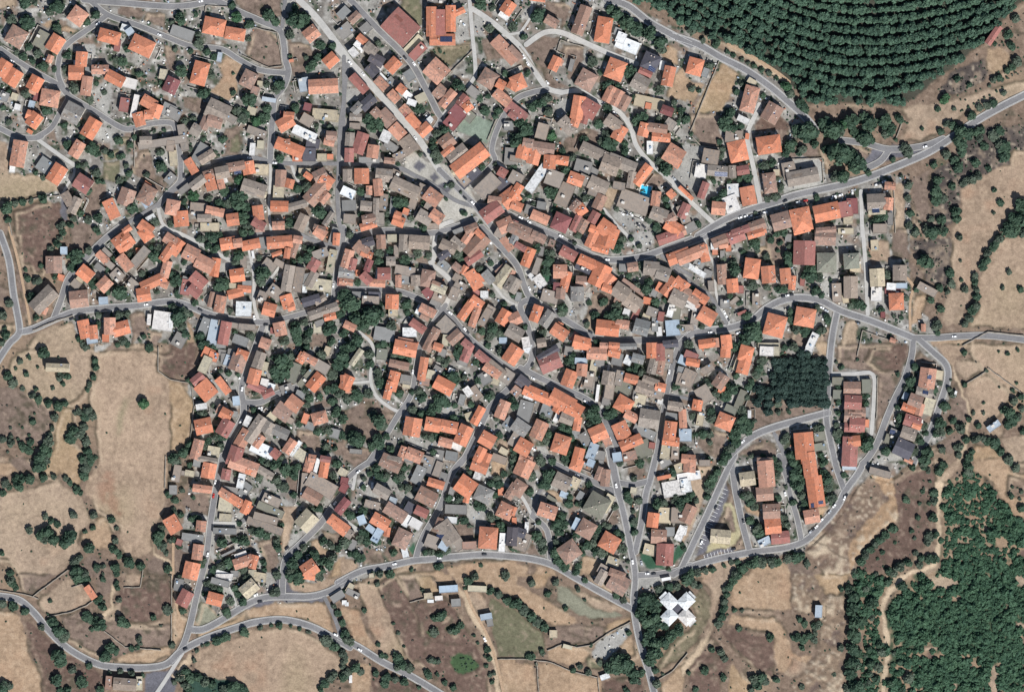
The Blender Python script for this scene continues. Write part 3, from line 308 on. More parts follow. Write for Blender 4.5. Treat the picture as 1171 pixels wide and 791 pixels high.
t 230,60,40 300,110,30 250,110,40 290,130,30 390,110,45 370,130,35 420,60,35 400,185,30 440,190,35 190,100,25 150,190,25 150,130,25 570,120,25 140,350,35 160,300,25 150,500,45 130,530,40 170,550,40 30,560,45 20,530,40 90,630,40 130,660,40 60,630,30 600,620,35 560,620,30 650,630,35 700,615,40 350,630,35 655,720,38 935,712,18 900,770,22 1100,775,35 720,260,40 790,260,40 760,290,30 800,190,30 860,90,30 1000,160,35 1050,170,40 1040,130,35 1090,100,30 910,310,40 940,320,35 1030,240,30 1000,380,40 1060,440,45 1080,470,40 1050,390,30 820,410,35 770,420,25 860,450,20 450,320,40 540,290,25 60,370,40 30,360,30 280,220,20 1150,60,35 240,560,35 440,640,25 700,100,20 890,0,25 260,770,35 330,770,35 210,770,25 470,740,20 1145,600,25 170,330,20 50,210,20 250,500,20 330,555,25 850,60,20
P green 440,590 490,550 490,620 460,640
P dirt 150,600 260,600 290,690 200,700 150,720
P tan2 0,650 80,670 120,720 40,780 0,790
P dirt 300,560 430,590 480,640 440,690 330,700 280,640
P gold 710,720 900,690 1171,690 1171,790 740,790
P dirt 760,440 880,440 890,520 830,590 780,560
P gold 1010,30 1110,0 1100,120 1010,120
P conc 860,310 950,320 960,380 900,440 830,390
P dirt 480,50 540,60 490,180 450,220 440,180
P conc 180,140 290,200 220,280 170,260
P dirt 0,0 190,0 110,80 60,40
P gold 360,770 560,740 690,760 690,790 360,790
T 585 524
85,60,110,120,25,sp 45,215,90,100,30,bh 435,40,80,80,20,oh 580,110,50,90,10,bp 645,120,60,110,5,bp 345,150,110,100,35,kp +430,170,60,70,35,cf 240,350,120,90,28,sp 570,310,140,140,30,vh 640,300,60,120,30,cf 500,470,110,110,30,bh +430,435,35,80,25,lf 655,560,120,110,30,oh 385,620,130,120,-35,bh 45,490,100,60,20,dp +70,555,90,120,20,kf 680,690,80,60,20,cf 705,770,110,50,20,bh 610,740,60,60,30,kf 945,410,75,95,3,op 985,520,100,90,3,bp +1025,640,110,140,3,rp 1025,380,80,100,3,cf 1120,380,100,100,3,kf 1085,200,140,100,-10,wf +1160,180,50,90,-10,wf 1020,125,90,25,-12,of 1130,500,50,100,20,wf 1130,60,70,60,-20,cf 1075,140,40,40,0,cf 10,350,40,60,20,op 30,410,50,40,20,sf 925,610,80,70,20,cf 815,210,40,40,20,cf 530,30,50,50,20,lf 600,20,30,30,0,gf 1060,490,60,60,0,gf 270,270,70,25,30,vf 100,470,25,90,5,wf 350,240,50,40,20,lf 460,250,40,60,30,gf 1030,30,70,50,-30,gf
t 250,110,55 230,160,45 200,180,35 120,110,45 200,20,35 270,10,35 360,15,35 120,220,35 380,250,35 465,290,35 300,420,50 330,380,40 350,440,35 280,450,35 160,510,45 190,560,45 210,605,40 280,620,50 310,680,45 350,720,40 430,500,35 410,530,30 500,570,45 540,560,40 600,620,45 560,620,35 580,470,40 560,520,35 700,490,40 740,600,40 730,520,35 440,720,30 430,760,30 690,320,30 520,170,30 850,30,40 730,20,35 770,230,35 780,270,35 850,280,30 810,350,22 820,420,35 820,490,30 970,300,45 1010,290,40 1120,310,60 1100,260,45 1080,85,40 1160,240,35 320,480,45 470,630,30 620,440,25 440,300,25 820,130,30 300,560,35 1050,740,20 1140,570,20 660,650,25 780,690,20 10,20,30 380,300,35 180,420,25 640,450,30
P green 880,620 960,650 1000,700 1040,740 930,745 890,720 870,660
P green 1110,580 1160,560 1160,630 1090,710 1070,700
P green 790,400 850,400 820,520 800,510
P dirt 640,360 700,340 720,440 680,470 620,440
P gold 480,640 600,680 570,770 450,790 470,700
P gold 230,200 320,210 350,290 260,270
P dirt 130,540 190,630 240,650 90,650
P gold 0,700 100,710 100,790 0,790
P gold 170,720 260,740 300,790 160,790
P dirt 760,0 840,0 900,90 860,130 780,120
P conc 370,400 430,430 430,490 360,470
P dirt 420,220 500,180 520,240 450,330 390,300
P tan 1090,470 1171,450 1171,580 1130,570
P conc 960,300 1060,320 1070,430 980,440
T 780 524
560,100,105,170,-5,sp +555,40,100,60,-5,bp 550,235,110,90,-5,bp 600,360,110,95,-3,bp +610,460,105,100,-5,op +660,535,120,80,-5,rp 850,40,90,160,-8,op 890,220,105,200,-8,op 865,385,100,90,-10,sp 435,135,100,90,-5,cp 1130,45,90,80,0,lf 255,520,130,90,5,cp 45,120,150,55,-10,wf +25,190,70,70,-10,wf 40,370,80,120,25,bp 50,45,80,90,5,sp 15,480,30,60,10,wf 550,555,80,50,-25,lf 150,30,70,40,0,kf
t 230,90,35 200,130,40 180,170,45 170,200,40 165,255,30 640,60,40 640,100,35 430,240,45 450,280,45 400,250,35 480,320,35 450,410,35 500,460,45 520,500,45 490,490,35 680,390,35 700,440,40 690,480,30 750,100,50 780,60,45 760,180,55 800,140,40 740,20,40 790,240,40 820,300,35 800,330,30 960,130,50 970,180,45 940,100,40 1000,260,40 960,270,30 1080,110,25 940,20,40 270,15,35 640,20,30 500,170,30 640,260,30 90,280,25 50,240,35 20,270,45 10,600,25 530,690,45 480,690,45 450,700,40 400,730,45 360,770,40 590,690,45 630,690,40 710,670,40 760,660,45 800,650,35 830,700,30 330,690,25 370,690,25 200,740,30 150,750,30 100,760,35 50,765,35 280,715,20 10,320,30 740,290,30 690,190,20 560,160,30
P dirt 300,140 330,180 380,440 400,500 420,610 80,690 280,280
P verge 240,310 330,290 390,500 370,570 310,590 160,630 140,620 190,470
P dirt 290,320 320,320 360,480 320,500 330,580 180,550 200,470
P road 296,165 316,215 165,615 85,655
P road 140,640 340,590 350,630 130,690
P gold 460,740 560,700 680,690 720,720 720,790 440,790
P dirt 720,690 820,690 900,790 720,790
P gold2 860,330 1000,300 930,400 850,440
P rock 820,610 1000,410 1100,250 1171,150 1171,790 980,790 880,690
P gold 420,320 530,300 530,380 440,370
P tan 40,720 260,640 480,640 400,720 330,790 60,790
P tan 50,60 200,40 160,220 100,400 20,560 0,560 60,330
P conc 460,510 600,530 560,590 480,580
T 971 524
205,95,140,45,15,kf 25,45,90,70,-3,lf
t 495,30,35 500,60,25 425,60,30 525,80,25 600,80,40 630,40,35 540,150,15 490,220,20 565,230,35 565,280,35 380,270,32 455,390,25 415,480,22 530,300,20 555,395,40 575,510,35 530,520,40 525,560,35 305,560,16 220,625,22 470,300,18 290,465,40 240,510,35 200,540,35 170,570,35 140,600,35 100,640,40 70,690,40 40,770,35 330,720,45 260,750,35 390,690,35 290,770,35 440,630,25 470,710,30 530,670,40 570,670,35 480,660,30 435,530,18 790,50,45 800,80,40 1070,20,30 1110,60,35 1080,250,25 1140,270,15 1090,190,15 1150,220,20 1150,330,35 100,760,20 180,770,20 230,720,12 190,670,15 500,200,14
P tan2 750,0 730,60 640,190 600,170 570,140 620,80 700,20
P gold 830,0 1030,0 1090,90 1171,160 1171,190 1070,120 1050,240 1171,380 1171,410 1110,400 1030,270 930,130 840,90
P path 580,150 630,160 610,330 620,540 600,650 580,720 480,760 350,790 340,780 470,740 560,690 590,560 590,350
P rockgold 150,120 290,130 330,220 340,360 290,430 170,520 90,590 40,680 20,790 0,790 0,560 120,430 260,270 200,200
P dirt2 290,130 560,0 570,140 580,320 540,450 520,560 430,640 330,680 220,740 60,780 100,650 330,450
P rock 0,220 140,110 200,190 260,260 120,430 0,540
W 640,200 700,170 760,100 830,90 960,190 970,300 1060,290 1110,410 1171,420 1171,790 500,790 600,740 600,600 640,540 620,330
P thin 610,160 760,110 900,110 960,300 960,600 1060,600 900,700 660,720 600,700 620,560
T 0 656
610,120,95,45,55,op 840,735,150,80,0,kp +730,735,40,90,0,bf 935,730,40,90,0,cf
t 520,20,50 570,30,40 490,10,30 70,40,40 105,90,25 85,60,35 335,175,20 15,195,35 90,210,42 165,245,35 275,355,28 360,320,45 390,370,50 430,410,45 410,430,35 345,310,40 385,540,60 410,590,45 480,640,38 380,705,50 550,715,52 455,775,35 400,780,30 670,770,35 25,735,45 60,750,35 10,760,50 595,610,28 730,655,22 805,650,25 880,660,30 955,675,20 700,540,50 730,490,45 770,510,35 695,560,35 665,335,55 610,300,35 580,280,45 640,310,40 685,215,35 670,160,30 820,310,48 850,330,30 1120,235,42 1025,285,28 925,430,28 940,460,20 880,495,25 920,490,20 795,170,25 780,60,25 790,90,25 1145,470,25 1075,345,12 690,30,25 1165,720,25 640,180,25 690,190,20 610,370,20 320,265,12
P tan 250,180 420,60 480,20 570,90 640,140 540,220 360,280 320,280
P dirt 120,0 380,0 210,140 140,110
P gold 0,240 90,250 150,320 180,500 260,660 330,790 0,790
P dirt2 180,300 270,400 360,460 600,620 700,680 700,790 340,790 260,640 190,480
P dirt2 830,80 1140,20 1150,200 1080,290 900,330 760,280 790,150
P dirt 400,280 560,230 700,270 900,340 1140,330 1140,500 960,600 780,580 620,520 440,420
P gold 760,560 1000,490 1130,470 1140,530 1000,600 800,590
P path 740,70 770,100 760,240 710,280 690,270 740,220 750,130
P road 970,670 1171,640 1171,790 970,790
P dirt 640,0 780,0 770,100 700,150 640,140
P tan 840,0 950,0 940,80 830,80
T 195 656
145,15,110,80,10,op 108,155,85,105,28,rp 300,165,100,80,15,op 530,95,110,90,-40,cp 370,30,110,50,15,wf +345,75,120,40,15,gf 930,5,80,60,10,op 600,20,80,60,10,cf 385,80,40,30,20,wf 45,80,60,80,10,gf 75,690,40,30,0,cf 1120,150,90,50,-30,gf 1165,190,30,30,0,wf
t 60,25,30 80,240,30 250,60,35 280,90,40 320,100,35 370,240,40 400,180,35 380,270,30 450,130,30 480,180,35 430,90,30 695,115,45 510,20,40 710,10,30 850,15,60 800,5,50 250,130,25 220,130,20 305,440,38 370,420,38 340,430,35 245,465,22 210,475,16 175,510,20 160,575,22 495,380,40 600,355,24 672,340,18 725,340,32 805,345,16 860,362,20 925,385,20 1040,440,48 1095,480,42 1150,530,35 100,650,40 60,690,40 130,690,40 100,740,40 120,780,40 180,680,45 230,720,45 280,730,40 350,770,40 410,740,50 460,760,45 500,780,40 1070,690,40 1030,730,35 1000,770,30 1150,620,25 1100,670,30 1120,260,30 1150,320,30 1165,400,25 1095,210,25 10,470,30 1150,680,30 1000,20,30
P tan2 160,530 300,470 420,430 560,370 820,360 980,440 1100,530 1160,580 1140,640 1050,700 940,790 560,790 480,730 340,710 220,680 160,620
P gold 480,230 620,200 1000,180 1060,260 1100,380 1040,370 860,290 640,290 520,300
P gold2 170,390 400,310 500,260 480,320 300,380 180,430
P gravel 200,190 240,200 340,280 290,320 190,350 160,320
P tan2 780,40 950,60 1130,0 1160,10 1020,120 900,130 820,100
P gold 10,230 80,280 120,290 80,400 30,490 0,480
P road 750,0 780,40 820,100 900,140 1040,130 1010,190 740,180 500,240 440,260 560,170 660,100
P green2 130,650 260,690 420,720 520,780 100,790
P path 130,520 150,580 20,700 0,680
P conc 270,30 430,0 430,140 380,180 340,110
T 390 656
720,98,120,45,-4,lf 895,100,120,40,3,cf 655,160,50,30,-5,wf 585,145,55,40,-5,cf 770,190,60,50,-5,gf 960,290,75,40,-10,lf +985,330,40,50,-10,gf 40,200,22,25,0,wf 80,130,90,40,25,gf 60,85,40,60,30,cf 205,10,30,30,0,cf 100,690,0,0,0,xx 65,700,20,50,0,wf 600,180,40,20,0,wf
t 850,40,40 890,15,35 1100,20,32 1000,110,35 1050,130,38 1110,170,38 1150,200,35 960,90,25 660,280,40 620,290,30 690,265,30 620,385,38 760,370,38 730,380,30 800,340,30 620,575,25 370,560,45 400,600,50 450,620,45 380,610,40 600,575,30 650,580,25 690,725,25 750,755,30 580,660,40 640,670,20 40,430,40 60,450,35 20,400,40 10,330,25 155,240,22 245,470,22 270,540,25 300,550,20 280,150,15 380,390,20 30,110,25 240,60,25 545,110,18 890,410,15 915,460,14 960,550,15 980,500,30 990,560,25 970,610,20 995,670,22 1020,660,20 1010,720,20 90,620,40 40,650,40 20,690,35 130,650,30 230,660,30 300,680,40 360,700,35 420,720,35 290,730,35 15,580,30 30,560,25 320,0,30 420,480,14 350,330,15 830,90,18 520,760,20
P tan2 100,40 230,60 290,180 360,350 440,560 380,540 250,520 230,440 160,250 110,130
P dirt2 230,60 360,0 390,60 460,190 530,370 560,560 470,600 400,470 330,310 270,150
P dirt 380,0 500,0 600,140 460,180 420,100
P dirt2 470,190 700,150 820,330 900,480 980,620 960,790 780,780 560,650 500,560 480,400 540,370
P crop 730,560 800,535 870,550 920,600 900,650 820,670 750,650
P crop 600,275 690,250 700,275 620,305
P crop 580,375 650,355 655,395 590,410
P crop 700,360 790,330 820,345 740,400
P gold 0,230 110,230 150,330 240,500 210,520 80,450 40,350
P path 780,90 830,110 860,170 900,260 990,420 1060,600 1090,790 1050,790 1030,620 960,440 860,270
P olive2 990,160 1171,250 1171,550 1050,550 1020,360
P gold 740,0 870,0 820,60 790,80
P gold 890,20 1171,10 1171,170 1050,90 900,70
P gold 1060,570 1171,570 1171,790 1110,790
P tan 840,120 950,120 990,260 890,260
P gold 600,0 740,0 750,70 650,70
P gold2 490,0 600,0 640,130 540,130
P gold 0,510 60,580 200,620 160,790 80,790 60,640 0,650
P dirt2 200,640 400,690 560,760 560,790 240,790
T 585 656
1110,230,66,66,0,df +1028,156,58,58,45,wf +1192,154,58,58,-45,wf +1030,308,58,58,-45,wf +1194,310,58,58,45,wf +1055,182,92,84,45,wh +1166,180,92,84,-45,wh +1056,282,92,84,-45,wh +1168,284,92,84,45,wh 725,60,130,120,30,bp 600,20,60,100,30,kp 1040,28,60,20,-15,wf 280,400,50,50,0,cf 625,685,60,35,-20,wf 375,485,60,25,15,cf 1160,40,0,0,0,xx
t 30,195,45 80,240,45 130,280,45 170,320,40 215,350,40 200,510,25 135,550,30 110,550,25 205,530,20 410,635,28 455,615,25 510,655,28 530,475,18 890,170,60 950,210,60 870,240,60 900,300,60 960,290,60 1000,330,55 930,380,60 1060,400,50 900,440,50 960,450,60 1010,450,55 940,520,60 920,570,50 980,540,40 960,640,28 960,730,40 1110,370,50 1050,430,40 990,100,40 1050,80,40 1100,80,35 700,600,70 760,600,75 650,620,50 800,650,50 820,690,45 740,560,50 690,550,45 870,660,35 780,390,25 440,100,25 490,170,15 360,230,25 290,50,30 130,50,35 240,130,30 490,40,25 750,170,30 700,140,30 590,590,25 760,760,20 1155,20,30 1010,665,14 770,780,25 165,600,15 845,720,25 900,140,40 870,200,40 940,160,40
P gold 0,60 80,90 230,180 430,280 440,320 300,345 180,310 60,190 0,160
P gold2 100,0 260,0 230,70 160,90
P tan 300,40 440,110 720,220 780,240 620,270 520,220 360,80
P gravel 300,60 380,90 480,170 560,240 740,270 700,300 560,300 420,250 300,180
P gold 230,500 340,470 480,490 540,540 480,600 390,610 260,570
P gold 180,590 380,630 490,680 600,700 600,790 190,790
P gold 0,590 150,590 180,790 0,790
P olive2 0,240 200,380 230,480 190,510 80,560 0,560
P dirt 240,350 440,330 620,360 620,420 520,470 330,460 250,470
P conc 640,410 790,330 780,430 640,570 540,560 560,480
P gold 720,480 800,420 830,540 790,560 720,520
P olive2 500,570 620,570 600,640 500,620
P olive 1171,380 1171,560 1060,600 980,650 980,600 1060,480
P gold 1000,740 1171,580 1171,640 1040,790 1000,790
P dirt2 620,700 740,690 880,720 900,790 620,790
P gold2 640,340 800,280 800,310 620,420
P conc 830,0 980,0 1000,80 850,120
T 780 656
912,248,45,80,3,lf
t 30,30,50 70,50,40 110,80,30 340,40,35 310,80,35 300,130,30 280,180,35 270,230,38 260,280,35 240,330,35 370,10,40 290,100,30 380,362,25 585,420,35 350,240,22 400,245,18 785,300,28 820,330,30 905,340,42 880,340,30 760,420,35 810,430,40 880,440,30 850,410,30 800,490,25 890,390,25 1060,490,30 1065,100,25 1015,670,20 800,750,25 625,700,30 1140,150,50 1130,230,55 1150,320,60 1140,400,55 1130,500,50 1150,580,55 1120,660,50 1150,740,55 1100,770,40 1110,600,40 200,500,30 250,520,35 280,560,30 150,640,35 270,690,30 470,700,40 530,690,40 500,740,40 460,770,30 550,720,35 40,660,20 90,770,25 1110,90,30 1120,110,40 740,420,25
P gold 330,80 420,0 725,0 730,240 320,225
P gold 310,330 330,270 600,280 660,310 700,400 740,530 800,550 870,550 820,620 680,665 645,660 625,540 625,430 560,380 400,340
P rock2 735,0 860,0 930,100 900,200 860,270 740,240
P gold2 870,0 1130,0 1080,100 1040,150 960,130 930,80
P rock2 940,150 1090,150 1100,560 1060,790 740,790 740,700 900,560 920,450
P dirt2 250,370 380,350 560,390 620,440 620,620 600,700 480,620 400,540 320,470
P tan 190,100 220,200 200,300 210,380 160,470 80,600 0,690 0,620 100,480 180,340 190,200
P path 200,400 160,470 70,600 0,690 0,630 70,540 150,430
P olive 60,180 140,100 190,170 190,290 120,420 40,520 0,540 0,430 100,300
P dirt2 60,600 200,420 330,580 260,700 180,790 0,790
P gold2 330,600 450,720 440,790 260,790
P tan 100,30 220,0 330,0 280,100 220,200 190,110
P tan 750,560 860,620 740,680 680,670
T 971 656
t 255,55,30 110,95,30 150,190,45 120,200,30 95,310,32 150,290,25 130,500,35 200,470,35 215,520,35 105,550,22 140,590,40 190,620,40 130,670,30 175,700,35 120,730,35 270,730,35 200,80,20 350,80,40 390,690,45 340,590,25 295,530,20 20,200,40 20,300,40 40,430,40 50,520,45 40,610,40 20,720,35 60,770,40 350,770,30 10,100,30
P path 340,0 420,0 310,80 260,160 240,260 270,440 270,560 240,720 220,790 200,790 215,700 250,540 220,330 220,200 260,90
P thin 50,0 330,0 240,160 220,300 260,470 260,790 60,790 80,560 90,430 60,300 50,120
W 330,100 420,0 1171,0 1171,790 240,790 280,560 270,430 240,250
P tan 520,30 640,0 750,60 660,120 870,210 740,180 620,110
P tan 480,480 600,470 590,500 500,510
P tan 690,680 710,740 760,790 690,790
P tan 950,610 1000,620 1030,790 980,790 930,680
P tan 1100,0 1171,60 1171,100 1110,80
P tan 1120,320 1171,330 1171,370 1110,350
M 0 0
R a 8 280,0 430,12 560,22 640,18 700,5 740,10 800,40 870,70 935,100 950,150 955,200 965,240 950,290 920,330 912,400 908,460 905,530
R a 7 300,0 360,50 460,85 560,125 640,155 740,165 800,200 870,235 960,245
R a 7 360,50 300,95 230,145 200,190 195,250 215,300 230,325 200,380 170,430 120,462
R a 7 0,165 90,225 195,285 230,320 320,375 400,425 440,432 500,415 560,410 585,425 600,500 605,570 600,610 560,650 530,690
R a 7 0,430 60,458 120,462 140,455
R c 6 130,470 200,520 260,560
R c 4 250,560 245,590 225,620 205,660
R a 6 370,790 430,745 520,690 580,640 650,585 720,540 800,525 860,530 920,545 1000,548 1135,548
R c 10 1000,0 1060,60 1130,150 1171,205
R a 6 1165,215 1155,290 1150,350 1140,420 1135,540 1130,650 1135,740 1150,790
R a 6 955,0 945,90
R c 4 905,545 905,600 900,700 910,790
R c 4 975,550 985,580 1005,620
R c 5 530,700 545,750 600,790
M 390 0
R c 10 -10,165 60,240 150,340 240,440 290,510 330,570
R a 9 330,570 400,640 450,690 490,740 530,790
R a 8 30,0 50,20 130,105 230,205 280,290 320,370 335,400 310,440 290,460
R a 6 10,190 10,300 8,400 5,520
R c 6 430,0 440,120 450,230 440,270 390,330 330,400
R c 8 440,30 500,70 560,120 610,170 650,240 690,295 740,310
R c 8 620,150 680,110 740,110 820,145 900,180 990,215
R a 7 690,300 640,310 590,330 550,380 520,440 505,500 515,540 480,580 440,620
R c 7 740,310 800,305 860,340 930,375 970,430 990,490 1040,550 1100,600 1171,670
R a 10 890,0 960,20 1040,80 1171,150
R a 6 0,550 100,550 190,560 250,590 310,620 380,670 440,690
R a 7 40,790 130,772 200,772 300,780 380,760 450,735
R a 8 450,690 520,700 600,735 680,770 730,790
R c 4 515,540 600,590
R c 4 880,700 930,760 960,790
R c 4 640,0 632,60 600,110
R c 4 600,110 540,120
M 771 0
R a 10 -10,120 80,150 160,195 240,235 320,290 380,340 430,385 470,430
R d 5 180,150 260,190 340,240 385,275
R a 10 80,790 170,735 260,700 330,680 400,655 490,635 580,615 660,590 760,550 850,510 930,460 1020,400 1100,355 1180,315
R c 7 0,620 60,680 140,755
R c 7 285,350 280,370 250,430 245,470 265,560 290,690
R c 6 625,640 630,790
R a 8 560,470 640,480 720,500 830,490 900,465
R a 8 720,500 690,540 640,565
M 0 260
R a 9 0,20 30,110 45,220 65,330 60,360 30,390 -10,450
R d 4 30,0 60,110 90,260 100,320
R a 9 65,350 110,340 200,300 260,280 350,270 460,262 560,248 620,258 700,290 790,310 880,318
R a 8 180,305 205,240 230,170 280,110 350,40 400,0
R c 6 540,0 600,20 680,60 760,105 800,125
R c 5 835,80 850,160 850,250 865,310
R a 7 880,318 950,305 1040,280 1110,255 1120,200 1130,120 1145,60 1150,0
R a 8 880,330 855,400 825,480 808,540 815,590 810,640 770,710 745,790
R a 8 815,585 870,585 920,560 990,535
R a 6 760,35 800,30 900,20 980,15 1040,40 1130,70
R c 4 890,190 930,140 960,90
M 390 260
R a 6 0,70 40,40 110,20 200,15 300,22 330,15
R c 7 370,-20 320,10 310,110 300,120 360,170 370,210 350,260
R a 7 350,260 330,290 290,350 265,400 250,480 235,560 190,630 130,730 90,790
R a 7 -10,205 100,208 180,212 240,230 340,275 380,310 430,370 490,420 560,470 600,480
R a 8 470,0 540,70 590,130 615,200 640,240 720,290 800,340 850,370 950,378 1060,375 1150,365 1180,335
R a 8 640,240 610,250 600,270 625,330 640,400 635,450 610,480 560,540 500,600 460,680 420,760 400,790
R a 8 600,470 680,510 760,545 830,580 870,620 900,680 925,740 935,790
R a 9 650,0 720,30 800,75 870,105 940,108 1020,95 1100,65 1171,40
R a 5 1075,95 1120,130 1171,160
R a 7 1171,350 1140,390 1110,460 1090,560 1075,640 1060,740 1050,790
R c 5 60,350 100,385 110,430 98,500 115,560 160,600 190,615
R c 4 510,190 550,240 600,265
R c 4 935,0 1000,75
R c 4 870,610 880,570 890,500 900,450
R a 5 1095,560 1171,575
R c 4 40,520 100,515
M 771 260
R a 9 0,70 90,35 180,0
R a 10 0,440 20,390 60,355 120,345 190,335 260,310 310,270 360,245 420,235 490,245 560,280 650,310 740,345 800,370
R a 8 800,370 870,370 940,365 1050,362 1180,377
R a 6 0,140 60,190 120,230 150,280 175,320
R c 4 100,40 115,90 135,130 140,220 170,300 190,330
R a 9 545,285 530,360 520,450 515,540 510,640 520,700 540,790
R a 10 515,620 420,645 330,670 260,700 200,750 170,790
R c 6 630,0 640,120 648,290
R a 8 800,370 795,430 770,510 740,570 710,640 680,720 650,770 630,790
R a 9 820,375 870,420 910,460 915,510 890,590 860,680 820,750 800,790
R c 6 530,490 600,490 665,492 668,580 660,690
R a 6 335,690 360,740 375,790
R d 4 790,340 790,250 800,200 780,170
M 0 521
R a 8 745,0 725,100 705,220 690,340 660,460 635,570 610,640 575,690
R a 9 -10,468 60,480 110,520 160,580 210,630 270,670 340,700 420,708 500,708 560,695 610,650 690,610 790,575 860,555 950,548 1040,570 1110,605 1171,640
R a 9 640,580 680,580 740,550 820,500 880,475 950,470 1040,470 1110,450 1171,410
R a 8 945,470 948,390 960,340 1010,290 1070,230 1120,160 1171,100
R a 6 1085,470 1120,540 1145,620
R d 4 580,290 580,400 590,490 600,540
R a 6 800,230 850,180 880,120
R c 6 700,225 800,228
R c 6 610,660 560,740 520,800
R c 4 790,500 770,440
M 390 521
R a 9 -10,425 70,385 150,370 240,350 300,345 400,335 480,330 560,335 640,345 710,365 790,410 870,455 975,512
R a 8 420,0 370,60 340,150 310,210 280,260 260,310 250,350
R a 7 0,100 50,50 110,10 130,-10
R a 8 670,0 740,40 830,80 920,120
R a 12 900,-20 915,60 930,130
R a 9 930,130 950,210 970,310 985,400 980,500 1000,620 1030,720 1050,800
R a 9 1055,0 1035,80 1020,130 1005,230 985,320
R a 8 930,90 980,95 1030,85
R a 8 990,400 1060,395 1120,385 1171,365
R a 7 640,200 690,250 700,340
R c 5 540,90 600,130 640,200
R a 5 640,200 660,130 680,100
R d 4 410,430 440,510 490,600 520,690 545,800
R a 9 -10,605 60,640 140,690 240,740 340,800
R c 5 0,205 60,250
R c 5 50,50 40,110
T 780 524
R a 9 350,-20 270,150 170,370 80,560 -5,740
R a 8 330,20 345,130 360,230 400,420 450,610
R a 9 -60,775 0,745 200,680 470,625 700,595 830,545 930,450 1040,320 1090,220 1171,110 1200,60
R a 7 650,-20 700,130 720,230 770,400 800,550
R a 8 1010,-20 1040,80 1085,210
K 285,205 120,590 42 16
K 150,660 330,612 35 9
T 0 0
C w 655,160 d 630,212 w 1070,235 w 310,590 d 455,605 w 80,410
T 195 0
C d 770,220 w 205,10 w 120,335 d 560,455
T 390 0
C d 690,700 w 110,290 w 150,500 d 300,640 w 60,420 d 430,390 w 490,430
T 585 0
C w 80,380 w 110,430 w 240,555 d 140,470 w 620,690 w 690,755 d 490,630
T 780 131
C w 390,690 w 425,682 d 690,580 r 825,578 w 775,588 d 855,588 w 555,655 d 520,662 w 1020,548 w 1060,540 w 1140,520 l 460,680
T 971 131
C w 185,470 w 235,450 d 205,462 w 510,215
T 971 262
C d 60,625 l 20,520 w 705,718
T 780 262
C d 680,450 w 705,444 d 730,438 w 935,525 l 965,545 w 285,560 w 300,590 d 310,605 w 375,695 w 190,690
T 780 393
C w 405,655 w 1050,690 d 1045,740
T 780 524
C w 935,410 d 880,472 w 900,455 l 860,490 d 1100,250 w 1088,262 d 225,325 d 345,605 w 130,560 w 1020,315 l 985,360 w 690,235 d 410,420
T 195 656
C d 600,185 w 570,140 d 100,500 w 1105,405
T 390 656
C w 125,505 w 962,436
T 0 262
C d 480,600 w 980,505
T 390 393
C d 1005,460 w 480,190 l 890,690 w 930,540
T 585 393
C d 140,140 w 145,232 w 495,385 d 470,320 w 690,715 l 660,635 w 1055,190 d 1075,120 w 150,705
T 585 131
C w 745,665 d 770,650 w 805,672 d 850,740 w 872,700 d 885,750 w 60,690 w 120,720 l 1090,430
T 585 262
C w 330,45 d 395,85 w 120,400 d 530,690 w 640,205
T 390 131
C w 575,15 w 605,45 d 560,270 w 880,590 l 700,480 d 830,560 w 500,160
T 390 262
C d 850,690 w 730,560 w 1000,90 d 1060,150 w 830,670
T 585 524
C w 910,770 d 950,770 w 810,690 d 825,120 w 440,110 d 470,130 w 700,180 l 870,700
T 390 524
C w 660,665 w 115,90 d 960,640 w 360,705 l 630,300 d 1100,250
T 195 131
C w 530,292 d 1130,430 w 700,325 d 90,410
T 195 262
C d 640,640 w 560,590 w 1090,380 d 200,540
T 195 524
C w 300,160 r 288,250 w 250,640 d 780,600 w 1100,300
T 195 393
C w 480,300 d 520,430 w 600,430 w 470,520
M 0 260
Z 530,400 530,480 570,510 630,520
Z 640,520 650,600 640,690 630,760
Z 110,345 190,312 245,295
M 0 521
Z 110,470 230,380
Z 0,450 80,462 130,478
Z 160,537 240,522 290,500 330,472
Z 415,440 470,440 480,380
Z 575,400 575,640
Z 555,0 552,110
Z 240,440 280,428
Z 340,580 420,640 540,650
M 390 521
Z 230,490 330,465
Z 410,432 480,436
Z 690,652 740,630 790,640 840,632 900,590 970,555
Z 525,680 620,680 700,690 770,720 860,742
Z 655,690 662,790
Z 1060,750 1110,720 1160,660
Z 860,745 865,790
M 771 260
Z 612,430 630,345 740,385
Z 965,395 1050,350 1171,362
Z 975,525 1045,482
Z 1050,470 1171,560
Z 680,500 678,640
M 0 0
Z 850,93 928,112 946,222 900,228 812,186
Z 20,700 42,790
Z 675,100 690,20 770,25
Z 20,690 140,660 200,655
Z 450,435 450,560
M 771 0
Z 55,440 150,205
Z 55,450 90,490 150,497
Z 740,470 765,405
Z 735,620 740,780
Z 355,535 495,530 500,610
M 390 0
Z 600,160 690,280
Z 700,250 735,135 815,160
Z 350,260 440,170
Z 490,470 520,400
T 390 0
S 705,268,80,40,0
T 195 131
S 450,385,44,28,-5
T 780 131
S 258,402,85,32,3
T 971 131
S 175,645,50,32,-5
T 971 393
S 532,222,30,28,10
S 505,325,38,24,12
S 290,590,36,26,10
T 780 524
S 925,292,36,22,-8
S 870,312,22,30,-8
T 780 393
S 187,45,48,26,3
T 585 0
S 935,470,45,40,35
T 390 524
S 665,510,46,36,35
"""

SC = 0.75                      # metres per survey unit
W0, H0 = 1171.0, 791.0
FINE, COARSE = 1171/200.0, 1171/400.0
rnd = random.Random(7)
rs = np.random.RandomState(11)
scn = bpy.context.scene
COL = scn.collection

def wx(px): return (px - W0/2)*SC
def wy(py): return (H0/2 - py)*SC

